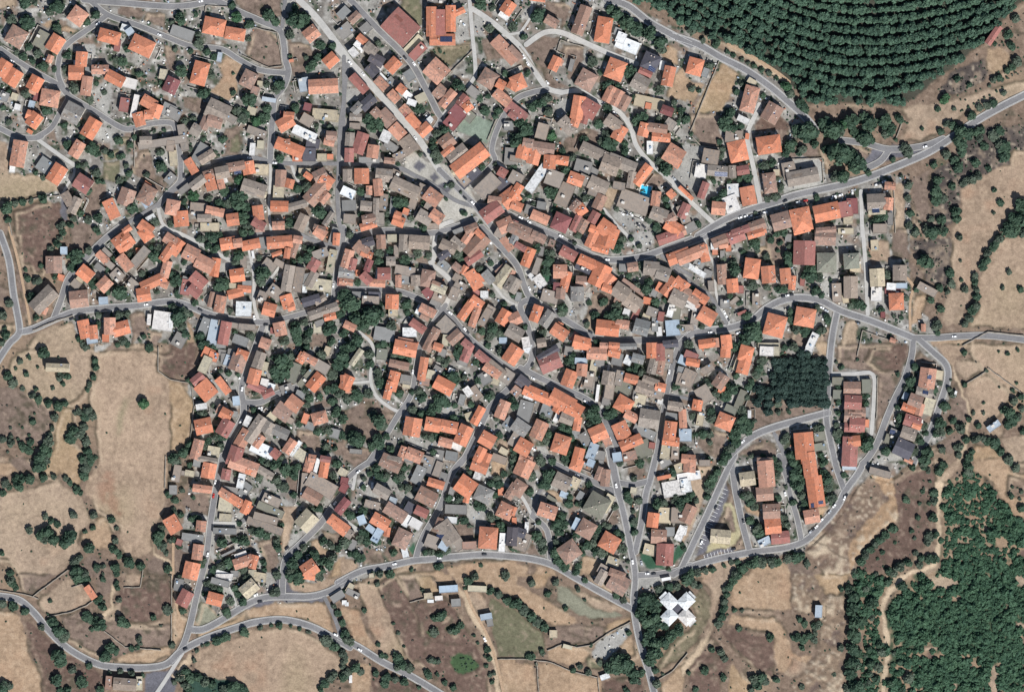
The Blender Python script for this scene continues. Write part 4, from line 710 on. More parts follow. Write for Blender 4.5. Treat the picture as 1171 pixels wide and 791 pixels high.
houses, trees, parcels, roads, bays, cars, walls, panels = [], [], [], [], [], [], [], []
ox = oy = 0; k = FINE
for line in DATA.splitlines():
    t = line.split()
    if not t: continue
    h = t[0]
    cv = lambda s: (ox + float(s.split(',')[0])/k, oy + float(s.split(',')[1])/k)
    if h == 'T': ox, oy, k = float(t[1]), float(t[2]), FINE
    elif h == 'M': ox, oy, k = float(t[1]), float(t[2]), COARSE
    elif h == 't':
        for s in t[1:]:
            trees.append((*cv(s), float(s.split(',')[2])/k))
    elif h == 'P': parcels.append((t[1], [cv(s) for s in t[2:]]))
    elif h == 'W': parcels.append(('wood', [cv(s) for s in t[1:]]))
    elif h == 'R': roads.append((t[1], float(t[2]), [cv(s) for s in t[3:]]))
    elif h == 'K': bays.append((cv(t[1]), cv(t[2]), float(t[3])/k, int(t[4])))
    elif h == 'Z': walls.append([cv(s) for s in t[1:]])
    elif h == 'S':
        q = [float(v) for v in t[1].split(',')]; panels.append((ox+q[0]/k, oy+q[1]/k, q[2]/k*SC, q[3]/k*SC, q[4]))
    elif h == 'C':
        for a, s in zip(t[1::2], t[2::2]): cars.append((a, *cv(s)))
    else:
        for s in t:
            wing = s[0] == '+'
            q = s.lstrip('+').split(',')
            x, y, w, d, a = [float(v) for v in q[:5]]
            if w < 5: continue
            blk = (ox + x/k, oy + y/k, w/k*SC*1.05, d/k*SC*1.05, -math.radians(a), q[5][0], q[5][1])
            if wing and houses: houses[-1].append(blk)
            else: houses.append([blk])

def tidy_houses():
    segs = []
    for kind, w, pts in roads:
        for p, q in zip(pts, pts[1:]): segs.append((p[0], p[1], q[0], q[1], w))
    S_ = np.array(segs)
    DX, DY = S_[:,2]-S_[:,0], S_[:,3]-S_[:,1]; L2 = DX*DX+DY*DY+1e-9
    def near(x, y):
        t = np.clip(((x-S_[:,0])*DX+(y-S_[:,1])*DY)/L2, 0, 1)
        qx, qy = S_[:,0]+t*DX, S_[:,1]+t*DY
        d = np.hypot(x-qx, y-qy) - S_[:,4]*.40
        return d, qx, qy
    kept = []
    for hs in houses:
        x, y, w, d = hs[0][:4]
        if any(math.hypot(x-g[0][0], y-g[0][1])*SC < .42*min(min(w, d), min(g[0][2], g[0][3])) for g in kept): continue
        kept.append(hs)
    for hs in kept:
        x, y, w, d, a = hs[0][:5]
        dd, qx, qy = near(x, y); i = int(np.argmin(dd))
        if dd[i] < 16:
            ra = -math.atan2(DY[i], DX[i]); df = (ra-a+math.pi/4) % (math.pi/2) - math.pi/4
            if abs(df) < math.radians(15):
                sh = df*.8; c, sn = math.cos(sh), math.sin(sh)
                for j, b in enumerate(hs):
                    ux, uy = b[0]-x, -(b[1]-y)
                    hs[j] = (x+ux*c-uy*sn, y-(ux*sn+uy*c), b[2], b[3], b[4]+sh, b[5], b[6])
        for _ in range(3):
            worst = (0, 0, 0)
            for b in hs:
                c, sn = math.cos(b[4]), math.sin(b[4]); hw, hd = b[2]/2/SC, b[3]/2/SC
                for u in (-1, -.5, 0, .5, 1):
                    for v in (-1, -.5, 0, .5, 1):
                        px, py = b[0]+u*hw*c-v*hd*sn, b[1]-(u*hw*sn+v*hd*c)
                        dd, qx, qy = near(px, py); i = int(np.argmin(dd))
                        if dd[i] < worst[0]:
                            vx, vy = x-qx[i], y-qy[i]; l = math.hypot(vx, vy) or 1
                            worst = (dd[i], vx/l, vy/l)
            if worst[0] > -.3: break
            m = min(-worst[0]+.2, 2.2)
            for j, b in enumerate(hs): hs[j] = (b[0]+worst[1]*m, b[1]+worst[2]*m, *b[2:])
    houses[:] = kept
tidy_houses()

# ------------------------------------------------------------------ small helpers
def lin(c):
    return tuple(((v/255)/12.92 if v/255 <= 0.04045 else ((v/255+0.055)/1.055)**2.4) for v in c)

def link(o, parent=None):
    COL.objects.link(o)
    if parent is not None: o.parent = parent
    return o

def empty(name, loc, rot=0.0):
    o = bpy.data.objects.new(name, None); o.empty_display_size = 0.5
    o.location = loc; o.rotation_euler = (0, 0, rot)
    return link(o)

def tag(o, label=None, cat=None, group=None, kind=None):
    if label: o['label'] = label
    if cat: o['category'] = cat
    if group: o['group'] = group
    if kind: o['kind'] = kind
    return o

class MB:
    """collects faces with a colour each; builds one mesh"""
    def __init__(s): s.v = []; s.f = []; s.c = []; s.m = []
    def face(s, pts, col, m=0):
        n = len(s.v); s.v.extend(pts); s.f.append(tuple(range(n, n+len(pts)))); s.c.append(col); s.m.append(m)
    def box(s, x0, x1, y0, y1, z0, z1, col, m=0, bottom=False):
        p = [(x0,y0,z0),(x1,y0,z0),(x1,y1,z0),(x0,y1,z0),(x0,y0,z1),(x1,y0,z1),(x1,y1,z1),(x0,y1,z1)]
        for q in ((4,5,6,7),(0,1,5,4),(1,2,6,5),(2,3,7,6),(3,0,4,7)): s.face([p[i] for i in q], col, m)
        if bottom: s.face([p[i] for i in (3,2,1,0)], col, m)
    def add(s, o, f):
        n = len(s.v); s.v.extend(f(p) for p in o.v)
        s.f.extend(tuple(i+n for i in q) for q in o.f); s.c.extend(o.c); s.m.extend(o.m)
    def mesh(s, name, mats):
        me = bpy.data.meshes.new(name); me.from_pydata(s.v, [], s.f)
        for m in mats: me.materials.append(m)
        if len(mats) > 1: me.polygons.foreach_set('material_index', s.m)
        ca = me.color_attributes.new('col', 'FLOAT_COLOR', 'CORNER')
        arr = np.repeat(np.array([tuple(c)+(1.0,)*(4-len(c)) for c in s.c], dtype=np.float32), [len(f) for f in s.f], axis=0)
        ca.data.foreach_set('color', arr.ravel())
        me.update()
        return me

def obj(name, mesh, parent=None, loc=(0,0,0), rot=0.0):
    o = bpy.data.objects.new(name, mesh); o.location = loc; o.rotation_euler = (0,0,rot)
    return link(o, parent)

def vnoise(h, w, cell, seed):
    r = np.random.RandomState(seed)
    gh, gw = int(h/cell)+3, int(w/cell)+3
    g = r.rand(gh, gw)
    y = np.arange(h)/cell; x = np.arange(w)/cell
    yi = y.astype(int); xi = x.astype(int); fy = y-yi; fx = x-xi
    fy = fy*fy*(3-2*fy); fx = fx*fx*(3-2*fx)
    a = g[np.ix_(yi, xi)]; b = g[np.ix_(yi, xi+1)]; c = g[np.ix_(yi+1, xi)]; d = g[np.ix_(yi+1, xi+1)]
    fy = fy[:,None]; fx = fx[None,:]
    return (a*(1-fx)+b*fx)*(1-fy) + (c*(1-fx)+d*fx)*fy

def inpoly(px, py, poly):
    ins = np.zeros(px.shape, bool)
    n = len(poly)
    for i in range(n):
        x1, y1 = poly[i]; x2, y2 = poly[(i+1) % n]
        if y1 == y2: continue
        c = ((y1 > py) != (y2 > py)) & (px < (x2-x1)*(py-y1)/(y2-y1)+x1)
        ins ^= c
    return ins

# ------------------------------------------------------------------ materials
def nodes_of(name, rough=0.9, spec=0.2):
    m = bpy.data.materials.new(name); m.use_nodes = True
    nt = m.node_tree; b = nt.nodes['Principled BSDF']
    b.inputs['Roughness'].default_value = rough
    b.inputs['Specular IOR Level'].default_value = spec
    return m, nt, b

def N(nt, typ, **kw):
    n = nt.nodes.new(typ)
    for a, v in kw.items(): setattr(n, a, v)
    return n

def noise(nt, vec, scale, detail=3.0, rough=0.6):
    n = N(nt, 'ShaderNodeTexNoise'); n.inputs['Scale'].default_value = scale
    n.inputs['Detail'].default_value = detail; n.inputs['Roughness'].default_value = rough
    nt.links.new(vec, n.inputs['Vector']); return n.outputs['Fac']

def mrange(nt, v, a, b, c, d):
    n = N(nt, 'ShaderNodeMapRange'); n.inputs[1].default_value = a; n.inputs[2].default_value = b
    n.inputs[3].default_value = c; n.inputs[4].default_value = d
    nt.links.new(v, n.inputs[0]); return n.outputs[0]

def mul(nt, a, b):
    n = N(nt, 'ShaderNodeMath', operation='MULTIPLY')
    nt.links.new(a, n.inputs[0])
    if isinstance(b, float): n.inputs[1].default_value = b
    else: nt.links.new(b, n.inputs[1])
    return n.outputs[0]

def scale_col(nt, col, f):
    n = N(nt, 'ShaderNodeVectorMath', operation='SCALE')
    nt.links.new(col, n.inputs[0]); nt.links.new(f, n.inputs['Scale']); return n.outputs[0]

def mixc(nt, f, a, b):
    n = N(nt, 'ShaderNodeMix', data_type='RGBA')
    for s, v in ((0, f), (6, a), (7, b)):
        if hasattr(v, 'is_linked') : nt.links.new(v, n.inputs[s])
        else: n.inputs[s].default_value = v
    return n.outputs[2]

def bump(nt, b, h, strength, dist):
    n = N(nt, 'ShaderNodeBump'); n.inputs['Strength'].default_value = strength; n.inputs['Distance'].default_value = dist
    nt.links.new(h, n.inputs['Height']); nt.links.new(n.outputs[0], b.inputs['Normal'])

def attr_mat(name, rough, spec, n1, a1, n2, a2, bs=0.0, bd=0.1, dirt=None):
    m, nt, b = nodes_of(name, rough, spec)
    at = N(nt, 'ShaderNodeVertexColor'); at.layer_name = 'col'
    geo = N(nt, 'ShaderNodeNewGeometry'); pos = geo.outputs['Position']
    f1 = noise(nt, pos, n1, 3.0); f2 = noise(nt, pos, n2, 4.0, 0.65)
    g = mul(nt, mrange(nt, f1, 0.25, 0.75, 1-a1, 1+a1), mrange(nt, f2, 0.25, 0.75, 1-a2, 1+a2))
    c = scale_col(nt, at.outputs['Color'], g)
    if dirt:
        f3 = noise(nt, pos, dirt[0], 4.0, 0.7)
        age = mul(nt, mrange(nt, f3, 0.46, 0.62, 0.0, 1.0), at.outputs['Alpha'])
        c = mixc(nt, age, c, (*dirt[1], 1))
    nt.links.new(c, b.inputs['Base Color'])
    if bs: bump(nt, b, f1, bs, bd)
    return m

M_ground = attr_mat('soil_and_grass', 0.95, 0.1, 0.9, 0.24, 0.28, 0.14, 0.5, 0.12)
M_tile = attr_mat('clay_roof_tiles', 0.85, 0.2, 0.9, 0.22, 0.3, 0.16, 0.6, 0.06, (0.40, (0.135, 0.115, 0.10)))
M_flat = attr_mat('concrete_roof', 0.9, 0.15, 1.2, 0.10, 0.25, 0.14, 0.2, 0.03, (0.5, (0.13, 0.125, 0.12)))
M_wall = attr_mat('render_plaster', 0.9, 0.15, 1.0, 0.05, 0.3, 0.08)
M_road = attr_mat('asphalt', 0.9, 0.2, 0.7, 0.16, 0.08, 0.22, 0.3, 0.02)
M_lane = attr_mat('concrete_lane', 0.9, 0.15, 0.8, 0.10, 0.12, 0.14, 0.3, 0.02)
M_stone = attr_mat('field_stone', 0.95, 0.1, 1.8, 0.30, 0.4, 0.15, 0.8, 0.1)

def plain(name, col, rough=0.5, spec=0.4, metal=0.0, var=0.0):
    m, nt, b = nodes_of(name, rough, spec)
    b.inputs['Metallic'].default_value = metal
    if var:
        geo = N(nt, 'ShaderNodeNewGeometry'); f = noise(nt, geo.outputs['Position'], 1.5)
        rgb = N(nt, 'ShaderNodeRGB'); rgb.outputs[0].default_value = (*col, 1)
        nt.links.new(scale_col(nt, rgb.outputs[0], mrange(nt, f, 0.25, 0.75, 1-var, 1+var)), b.inputs['Base Color'])
    else: b.inputs['Base Color'].default_value = (*col, 1)
    return m
M_glass = plain('window_glass', (0.03, 0.04, 0.05), 0.15, 0.6)
M_door = plain('painted_wood_door', (0.08, 0.05, 0.03), 0.6, var=0.2)
M_panel = plain('solar_cells', (0.02, 0.035, 0.09), 0.3, 0.5, var=0.2)
M_frame = plain('aluminium_frame', (0.5, 0.5, 0.52), 0.4, 0.5, 0.6)
M_trunk = plain('bark', (0.07, 0.05, 0.035), 0.95, 0.1, var=0.3)
M_water = plain('pool_water', (0.05, 0.42, 0.62), 0.08, 0.5, var=0.08)
M_tyre = plain('tyre_rubber', (0.015, 0.015, 0.016), 0.9)
M_rim = plain('wheel_rim', (0.45, 0.45, 0.46), 0.35, 0.5, 0.7)
M_carglass = plain('car_glass', (0.015, 0.02, 0.025), 0.08, 0.7)
M_lamp = plain('lamp_glass', (0.6, 0.6, 0.58), 0.2, 0.6)
M_paint = plain('road_marking_paint', (0.62, 0.62, 0.60), 0.7, var=0.2)

def leaf_mat(name, dark, light):
    m, nt, b = nodes_of(name, 0.75, 0.25)
    at = N(nt, 'ShaderNodeVertexColor'); at.layer_name = 'col'
    oi = N(nt, 'ShaderNodeObjectInfo')
    add = N(nt, 'ShaderNodeMath', operation='MULTIPLY_ADD')
    nt.links.new(oi.outputs['Random'], add.inputs[0]); add.inputs[1].default_value = 0.45
    sep = N(nt, 'ShaderNodeSeparateColor'); nt.links.new(at.outputs['Color'], sep.inputs[0])
    nt.links.new(sep.outputs[0], add.inputs[2])
    f = mrange(nt, add.outputs[0], 0.1, 1.35, 0.0, 1.0)
    nt.links.new(mixc(nt, f, (*dark, 1), (*light, 1)), b.inputs['Base Color'])
    return m
M_leaf = leaf_mat('tree_leaves', (0.022, 0.046, 0.030), (0.064, 0.106, 0.064))
M_olive = leaf_mat('olive_leaves', (0.040, 0.058, 0.042), (0.098, 0.125, 0.088))
M_fresh = leaf_mat('fresh_green_leaves', (0.022, 0.060, 0.030), (0.066, 0.135, 0.062))
M_pine = leaf_mat('pine_needles', (0.032, 0.066, 0.046), (0.072, 0.128, 0.082))
M_scrub = leaf_mat('wild_scrub_leaves', (0.024, 0.060, 0.036), (0.064, 0.124, 0.068))
M_dry = leaf_mat('dry_scrub_leaves', (0.045, 0.050, 0.040), (0.110, 0.100, 0.085))

# ------------------------------------------------------------------ ground raster
STEP = 1.2
MX = 70
gx = np.arange(-MX, W0+MX, STEP); gy = np.arange(-MX, H0+MX, STEP)
GW, GH = len(gx), len(gy)
PX, PY = np.meshgrid(gx, gy)
warp_x = (vnoise(GH, GW, 5, 1)-.5)*3.2 + (vnoise(GH, GW, 14, 2)-.5)*3.0
warp_y = (vnoise(GH, GW, 5, 3)-.5)*3.2 + (vnoise(GH, GW, 14, 4)-.5)*3.0
QX, QY = PX+warp_x, PY+warp_y

KA = 1.62   # photographed sunlit brightness -> surface reflectance
def alb(c): return tuple(v/KA for v in lin(c))
GCOL = {
 'out': (146,126,110), 'yard': (142,137,130), 'redsoil': (150,100,80),
 'tan': (179,158,137), 'tan2': (180,157,135), 'gold': (186,159,132), 'gold2': (182,156,126),
 'dirt': (142,124,112), 'dirt2': (122,101,91), 'crop': (80,104,72), 'olive': (132,124,102), 'olive2': (126,124,100),
 'conc': (176,174,168), 'court': (140,153,138), 'plaza': (198,194,184), 'green': (70,106,84), 'green2': (62,86,76),
 'scrub': (96,88,84), 'rock': (144,124,108), 'rock2': (152,132,113), 'rockgold': (188,158,128),
 'path': (210,188,160), 'verge': (184,176,142), 'road': (118,117,124), 'gravel': (150,149,130), 'wood': (78,92,72), 'thin': (156,136,114), 'forest': (84,84,74)}
NAMES = list(GCOL)
cls = np.zeros((GH, GW), np.int32)
village = [(-80,-80),(700,-80),(705,0),(790,40),(905,100),(930,200),(1040,200),(1040,340),(1090,400),(1080,500),(1000,560),(920,630),(800,650),(730,690),(640,640),(480,640),(330,690),(220,710),(200,640),(225,520),(215,440),(240,395),(90,390),(60,350),(110,270),(0,190),(-80,180)]
FOREST = [(700,-80),(715,-5),(783,30),(830,48),(865,68),(895,92),(912,105),(925,118),(985,117),(1032,122),(1058,100),(1090,76),(1122,48),(1171,-2),(1241,-60),(1241,-80)]
cls[inpoly(QX, QY, village)] = NAMES.index('yard')
SOFT = []
for n, poly in [('forest', FOREST)] + [q for q in parcels if q[0] != 'path'] + [q for q in parcels if q[0] == 'path']:
    xs = [p[0] for p in poly]; ys = [p[1] for p in poly]
    i0 = max(0, int((min(xs)-6+MX)/STEP)); i1 = min(GW, int((max(xs)+6+MX)/STEP)+1)
    j0 = max(0, int((min(ys)-6+MX)/STEP)); j1 = min(GH, int((max(ys)+6+MX)/STEP)+1)
    if i1 <= i0 or j1 <= j0: continue
    poly = [(x + (-70 if x < 1 else 70 if x > 1169.5 else 0), y + (-70 if y < 1 else 70 if y > 789.5 else 0)) for x, y in poly]
    if n == 'redsoil' or (n == 'olive2' and poly[0][0] < 170 and poly[0][1] > 440): SOFT.append((n, poly)); continue
    sub = inpoly(QX[j0:j1, i0:i1], QY[j0:j1, i0:i1], poly)
    cls[j0:j1, i0:i1][sub] = NAMES.index(n)
# the parcels that touch the picture's rim run on beyond it
def cls_at(px, py):
    i = min(max(int((px+MX)/STEP), 0), GW-1); j = min(max(int((py+MX)/STEP), 0), GH-1)
    return NAMES[cls[j, i]]

# masks: roads and houses
rmask = np.zeros((GH, GW), bool); hmask = np.zeros((GH, GW), bool)
def smooth(pts, n=5):
    out = []
    P = [pts[0]] + list(pts) + [pts[-1]]
    for i in range(1, len(P)-2):
        p0, p1, p2, p3 = P[i-1], P[i], P[i+1], P[i+2]
        for s in range(n):
            t = s/n
            out.append(tuple(0.5*((2*p1[a])+(-p0[a]+p2[a])*t+(2*p0[a]-5*p1[a]+4*p2[a]-p3[a])*t*t+(-p0[a]+3*p1[a]-3*p2[a]+p3[a])*t**3) for a in (0,1)))
    out.append(tuple(pts[-1])); return out
rpoly = []
for kind, w, pts in roads:
    sp = smooth(pts, 4); rpoly.append((kind, w, sp))
    for (x1, y1), (x2, y2) in zip(sp, sp[1:]):
        r = w/2+1.5
        i0 = max(0, int((min(x1,x2)-r+MX)/STEP)); i1 = min(GW, int((max(x1,x2)+r+MX)/STEP)+2)
        j0 = max(0, int((min(y1,y2)-r+MX)/STEP)); j1 = min(GH, int((max(y1,y2)+r+MX)/STEP)+2)
        if i1 <= i0 or j1 <= j0: continue
        X, Y = PX[j0:j1,i0:i1], PY[j0:j1,i0:i1]
        L2 = (x2-x1)**2+(y2-y1)**2+1e-9
        t = np.clip(((X-x1)*(x2-x1)+(Y-y1)*(y2-y1))/L2, 0, 1)
        rmask[j0:j1,i0:i1] |= (X-x1-t*(x2-x1))**2+(Y-y1-t*(y2-y1))**2 < r*r
for hs in houses:
    for x, y, w, d, a, c, f in hs:
        R = math.hypot(w, d)/2/SC
        i0 = max(0, int((x-R+MX)/STEP)); i1 = min(GW, int((x+R+MX)/STEP)+2)
        j0 = max(0, int((y-R+MX)/STEP)); j1 = min(GH, int((y+R+MX)/STEP)+2)
        if i1 <= i0 or j1 <= j0: continue
        X = (PX[j0:j1,i0:i1]-x)*SC; Y = -(PY[j0:j1,i0:i1]-y)*SC
        u = X*math.cos(a)+Y*math.sin(a); v = -X*math.sin(a)+Y*math.cos(a)
        hmask[j0:j1,i0:i1] |= (abs(u) < w/2) & (abs(v) < d/2)
def at(mask, px, py):
    i = min(max(int((px+MX)/STEP), 0), GW-1); j = min(max(int((py+MX)/STEP), 0), GH-1)
    return bool(mask[j, i])

# colours per ground vertex
base = np.array([alb(GCOL[n]) for n in NAMES], np.float32)[cls]
n1 = vnoise(GH, GW, 34, 21); n2 = vnoise(GH, GW, 11, 22); n3 = vnoise(GH, GW, 4, 23); n4 = vnoise(GH, GW, 90, 24); n5 = vnoise(GH, GW, 2.2, 27)
mott = 1 + (n1-.5)*0.22 + (n2-.5)*0.22 + (n3-.5)*0.16 + (n5-.5)*0.14
base = base*mott[...,None]
def blend(mask, w, col):
    w = np.clip(w, 0, 1)*mask; c = np.array(alb(col), np.float32)
    base[:] = base*(1-w[...,None]) + c*w[...,None]
isc = lambda *ns: np.isin(cls, [NAMES.index(n) for n in ns])
yard = isc('yard')
p1 = vnoise(GH, GW, 7, 31); p2 = vnoise(GH, GW, 9, 32); p3 = vnoise(GH, GW, 6, 33)
blend(yard, (p1-.50)*7, (166,163,156))          # paved yards
blend(yard, (p2-.68)*8, (146,128,114))          # bare soil
blend(yard, (p3-.66)*8, (84,92,76))             # weeds
blend(yard, (n3-.80)*9, (204,201,194))          # light slabs
blend(yard, (n5-.80)*8, (206,204,198))          # rubble and slabs
blend(yard, ((1-n5)-.84)*8, (84,82,80))
field = isc('tan','tan2','gold','gold2','thin')
blend(field, (n1*.6+n4*.6-.70)*1.6, (164,150,120))
blend(field, ((1-n1)*.55+n2*.5-.70)*1.6, (176,134,108))
blend(field, (n5-.62)*1.6, (206,182,156))
blend(field, ((1-n5)-.74)*2.2, (128,108,92))
for n_, poly_ in SOFT:
    ms = inpoly(QX, QY, poly_).astype(np.float32)
    for _ in range(7): ms[1:-1,1:-1] = (ms[:-2,1:-1]+ms[2:,1:-1]+ms[1:-1,:-2]+ms[1:-1,2:])/4
    if n_ == 'redsoil': blend(ms, np.clip((n2*.5+n3*.7-.4)*1.8, 0, .5), (152,108,88))
    else: blend(ms, np.clip((n2*.5+n3*.5)*1.2, 0, .75), (138,136,106))
blend(isc('rock','rock2','rockgold'), (n3*.5+n2*.6-.62)*5, (198,180,156))
blend(isc('rock','rock2'), ((1-n3)*.5+(1-n2)*.5-.62)*5, (118,102,94))
blend(isc('rock','rock2','rockgold','scrub'), (n5-.74)*5, (206,190,168))
blend(isc('dirt','dirt2','out'), (n2*.6+n3*.5-.66)*4, (104,96,82))
blend(isc('dirt','dirt2','out','olive','olive2'), (n5-.72)*3, (176,156,138))
blend(isc('dirt','dirt2','out','olive','olive2'), ((1-n5)-.74)*3, (84,74,64))
blend(isc('scrub'), (n3*.6+n2*.5-.6)*4, (150,134,118))
blend(isc('out'), (n1-.6)*3, (164,142,120))
CLEAR = n2*.55+n3*.3+n1*.35
blend(isc('wood'), (CLEAR-.69)*9, (168,144,120))
blend(isc('wood'), (p2-.66)*6, (120,100,92))
# weedy banks along the field margins, pale wheel tracks beside some of them
edge = np.zeros((GH, GW), bool)
edge[1:,:] |= cls[1:,:] != cls[:-1,:]; edge[:,1:] |= cls[:,1:] != cls[:,:-1]
openg = isc('tan','tan2','gold','gold2','dirt','dirt2','olive','olive2','thin','out','gravel')
ed = edge.astype(np.float32)
ed[1:-1,1:-1] = np.clip((ed[1:-1,1:-1]*2+ed[:-2,1:-1]+ed[2:,1:-1]+ed[1:-1,:-2]+ed[1:-1,2:])/2.2, 0, 1)
gate = np.clip((n1*.6+n2*.6-.42)*4, 0, 1)
blend(openg, ed*gate*.85, (84,78,64))
ed2 = np.zeros_like(ed); ed2[3:,3:] = ed[:-3,:-3]
blend(openg, ed2*np.clip((n1*.6+n2*.4-.5)*5, 0, .7), (208,186,160))
# terrace lips: thin contour lines across the rough slopes
con = np.abs(((QX*.35-QY*.8)*.055 + n1*1.6 + n4*1.5) % 1 - .5)
blend(isc('dirt','dirt2','out','rock','rock2','olive'), np.clip((.06-con)*22, 0, 1)*np.clip((n2-.35)*3, 0, .75), (92,82,70))
blend(isc('tan','tan2','gold'), np.clip((.018-con)*40, 0, 1)*np.clip((n2-.45)*3, 0, .6), (138,116,98))
# tillage lines of the stubble fields follow each field
ang = (n4*2.2)
fur = np.sin((QX*np.cos(ang)+QY*np.sin(ang))*1.5)*0.5 + np.sin((QX*np.cos(ang)+QY*np.sin(ang))*0.62+n1*4)*0.5
base *= (1 + 0.06*fur*field*(0.4+n1))[...,None]
# soft stubble mix over class borders
for _ in range(1):
    b = base.copy()
    b[1:-1,1:-1] = (base[1:-1,1:-1]*2 + base[:-2,1:-1] + base[2:,1:-1] + base[1:-1,:-2] + base[1:-1,2:])/6
    base = b
relief = -0.30 + 0.18*(n2-.5) + 0.16*(n3-.5)
rk = isc('rock','rock2','rockgold','scrub','dirt2').astype(np.float32)
rk[isc('scrub','dirt2')] = 0.35
for _ in range(5):
    rk[1:-1,1:-1] = (rk[:-2,1:-1]+rk[2:,1:-1]+rk[1:-1,:-2]+rk[1:-1,2:])/4
near = rmask | hmask
nf = near.astype(np.float32)
for _ in range(4):
    nf[1:-1,1:-1] = np.maximum.reduce([nf[1:-1,1:-1], nf[:-2,1:-1], nf[2:,1:-1], nf[1:-1,:-2], nf[1:-1,2:]])
relief += rk*(1-nf)*(n2*1.5+n3*1.0)*0.9
relief = np.minimum(relief, np.where(nf > 0, -0.08, 9))
verts = np.stack([wx(PX), wy(PY), relief], -1).reshape(-1, 3).astype(np.float32)
idx = np.arange(GW*GH).reshape(GH, GW)
quads = np.stack([idx[:-1,:-1], idx[1:,:-1], idx[1:,1:], idx[:-1,1:]], -1).reshape(-1, 4)
me = bpy.data.meshes.new('ground')
me.vertices.add(len(verts)); me.vertices.foreach_set('co', verts.ravel())
me.loops.add(quads.size); me.loops.foreach_set('vertex_index', quads.ravel().astype(np.int32))
me.polygons.add(len(quads)); me.polygons.foreach_set('loop_start', np.arange(0, quads.size, 4, dtype=np.int32))
me.update(calc_edges=True)
ca = me.color_attributes.new('col', 'FLOAT_COLOR', 'POINT')
ca.data.foreach_set('color', np.concatenate([np.clip(base, 0, .9), np.ones((GH, GW, 1), np.float32)], -1).astype(np.float32).ravel())
me.materials.append(M_ground)
me.polygons.foreach_set('use_smooth', np.ones(len(quads), bool))
tag(obj('ground', me), kind='structure')
mb = MB(); e = 6000
gxa, gxb, gya, gyb = wx(gx[0])+.5, wx(gx[-1])-.5, wy(gy[-1])+.5, wy(gy[0])-.5
oc = alb(GCOL['out'])
for q in ((-e,gxa,-e,e),(gxb,e,-e,e),(gxa,gxb,-e,gya),(gxa,gxb,gyb,e)):
    mb.face([(q[0],q[2],-.6),(q[1],q[2],-.6),(q[1],q[3],-.6),(q[0],q[3],-.6)], oc)
tag(obj('open_country', mb.mesh('open_country', [M_ground])), kind='structure')

# ------------------------------------------------------------------ roads (union of all strips)
def strip(sp, hw):
    """quads along a polyline with mitred joints"""
    L, Rr = [], []
    n = len(sp)
    for i in range(n):
        a = sp[max(0, i-1)]; b = sp[min(n-1, i+1)]
        dx, dy = b[0]-a[0], b[1]-a[1]; l = math.hypot(dx, dy) or 1
        nx, ny = -dy/l, dx/l
        L.append((sp[i][0]+nx*hw, sp[i][1]+ny*hw)); Rr.append((sp[i][0]-nx*hw, sp[i][1]-ny*hw))
    qs = [[L[i], L[i+1], Rr[i+1], Rr[i]] for i in range(n-1)]
    for p in (sp[0], sp[-1]):
        qs.append([(p[0]+hw*math.cos(t*math.pi/5+.13), p[1]+hw*math.sin(t*math.pi/5+.13)) for t in range(10)])
    return qs
V, F, FK = [], [], []
def addq(q, kind):
    ar = sum(q[i][0]*q[(i+1)%len(q)][1]-q[(i+1)%len(q)][0]*q[i][1] for i in range(len(q)))
    if abs(ar) < 0.05: return
    if ar < 0: q = q[::-1]
    n = len(V); V.extend(Vector(((p[0]-W0/2)*SC, (p[1]-H0/2)*SC)) for p in q); F.append(list(range(n, n+len(q)))); FK.append(kind)
for kind, w, sp in rpoly:
    for q in strip(sp, w*0.375): addq(q, kind)
    if kind == 'a' and w >= 7:
        for q in strip(sp, w*0.375+1.0): addq(q, 'p')
rv, re_, rf, ov, oe, of = delaunay_2d_cdt(V, [], F, 1, 1e-4, True)
RZ = {'a': 0.05, 'c': 0.07, 'd': 0.03, 'p': 0.17}
RC = {'a': alb((140,139,140)), 'c': alb((202,200,195)), 'd': alb((196,168,140)), 'p': alb((190,187,181))}
sets = {q: MB() for q in 'acdp'}
segs = np.array([(p[0], p[1], q[0], q[1], w, 'acd'.index(kind)) for kind, w, sp in rpoly for p, q in zip(sp, sp[1:])])
cen = np.array([[sum(rv[i].x for i in f)/len(f), sum(rv[i].y for i in f)/len(f)] for f in rf])/SC + [W0/2, H0/2]
for lo in range(0, len(rf), 400):
    cx, cy = cen[lo:lo+400, 0:1], cen[lo:lo+400, 1:2]
    dx, dy = segs[:,2]-segs[:,0], segs[:,3]-segs[:,1]
    t = np.clip(((cx-segs[:,0])*dx+(cy-segs[:,1])*dy)/(dx*dx+dy*dy+1e-9), 0, 1)
    ds = np.hypot(cx-segs[:,0]-t*dx, cy-segs[:,1]-t*dy)
    for j in range(len(cx)):
        f = rf[lo+j]; kk = None
        for n_, q in enumerate('acd'):
            if ((ds[j] < segs[:,4]*.375) & (segs[:,5] == n_)).any(): kk = q; break
        if kk is None and ((ds[j] < segs[:,4]*.375+1.0) & (segs[:,5] == 0) & (segs[:,4] >= 7)).any(): kk = 'p'
        if kk is None: continue
        sets[kk].face([(rv[i].x, -rv[i].y, RZ[kk]) for i in f][::-1], RC[kk])
for kk, nm, mt in (('a','road',M_road),('c','lane',M_lane),('d','track',M_ground),('p','pavement',M_lane)):
    tag(obj(nm, sets[kk].mesh(nm, [mt])), kind='structure')
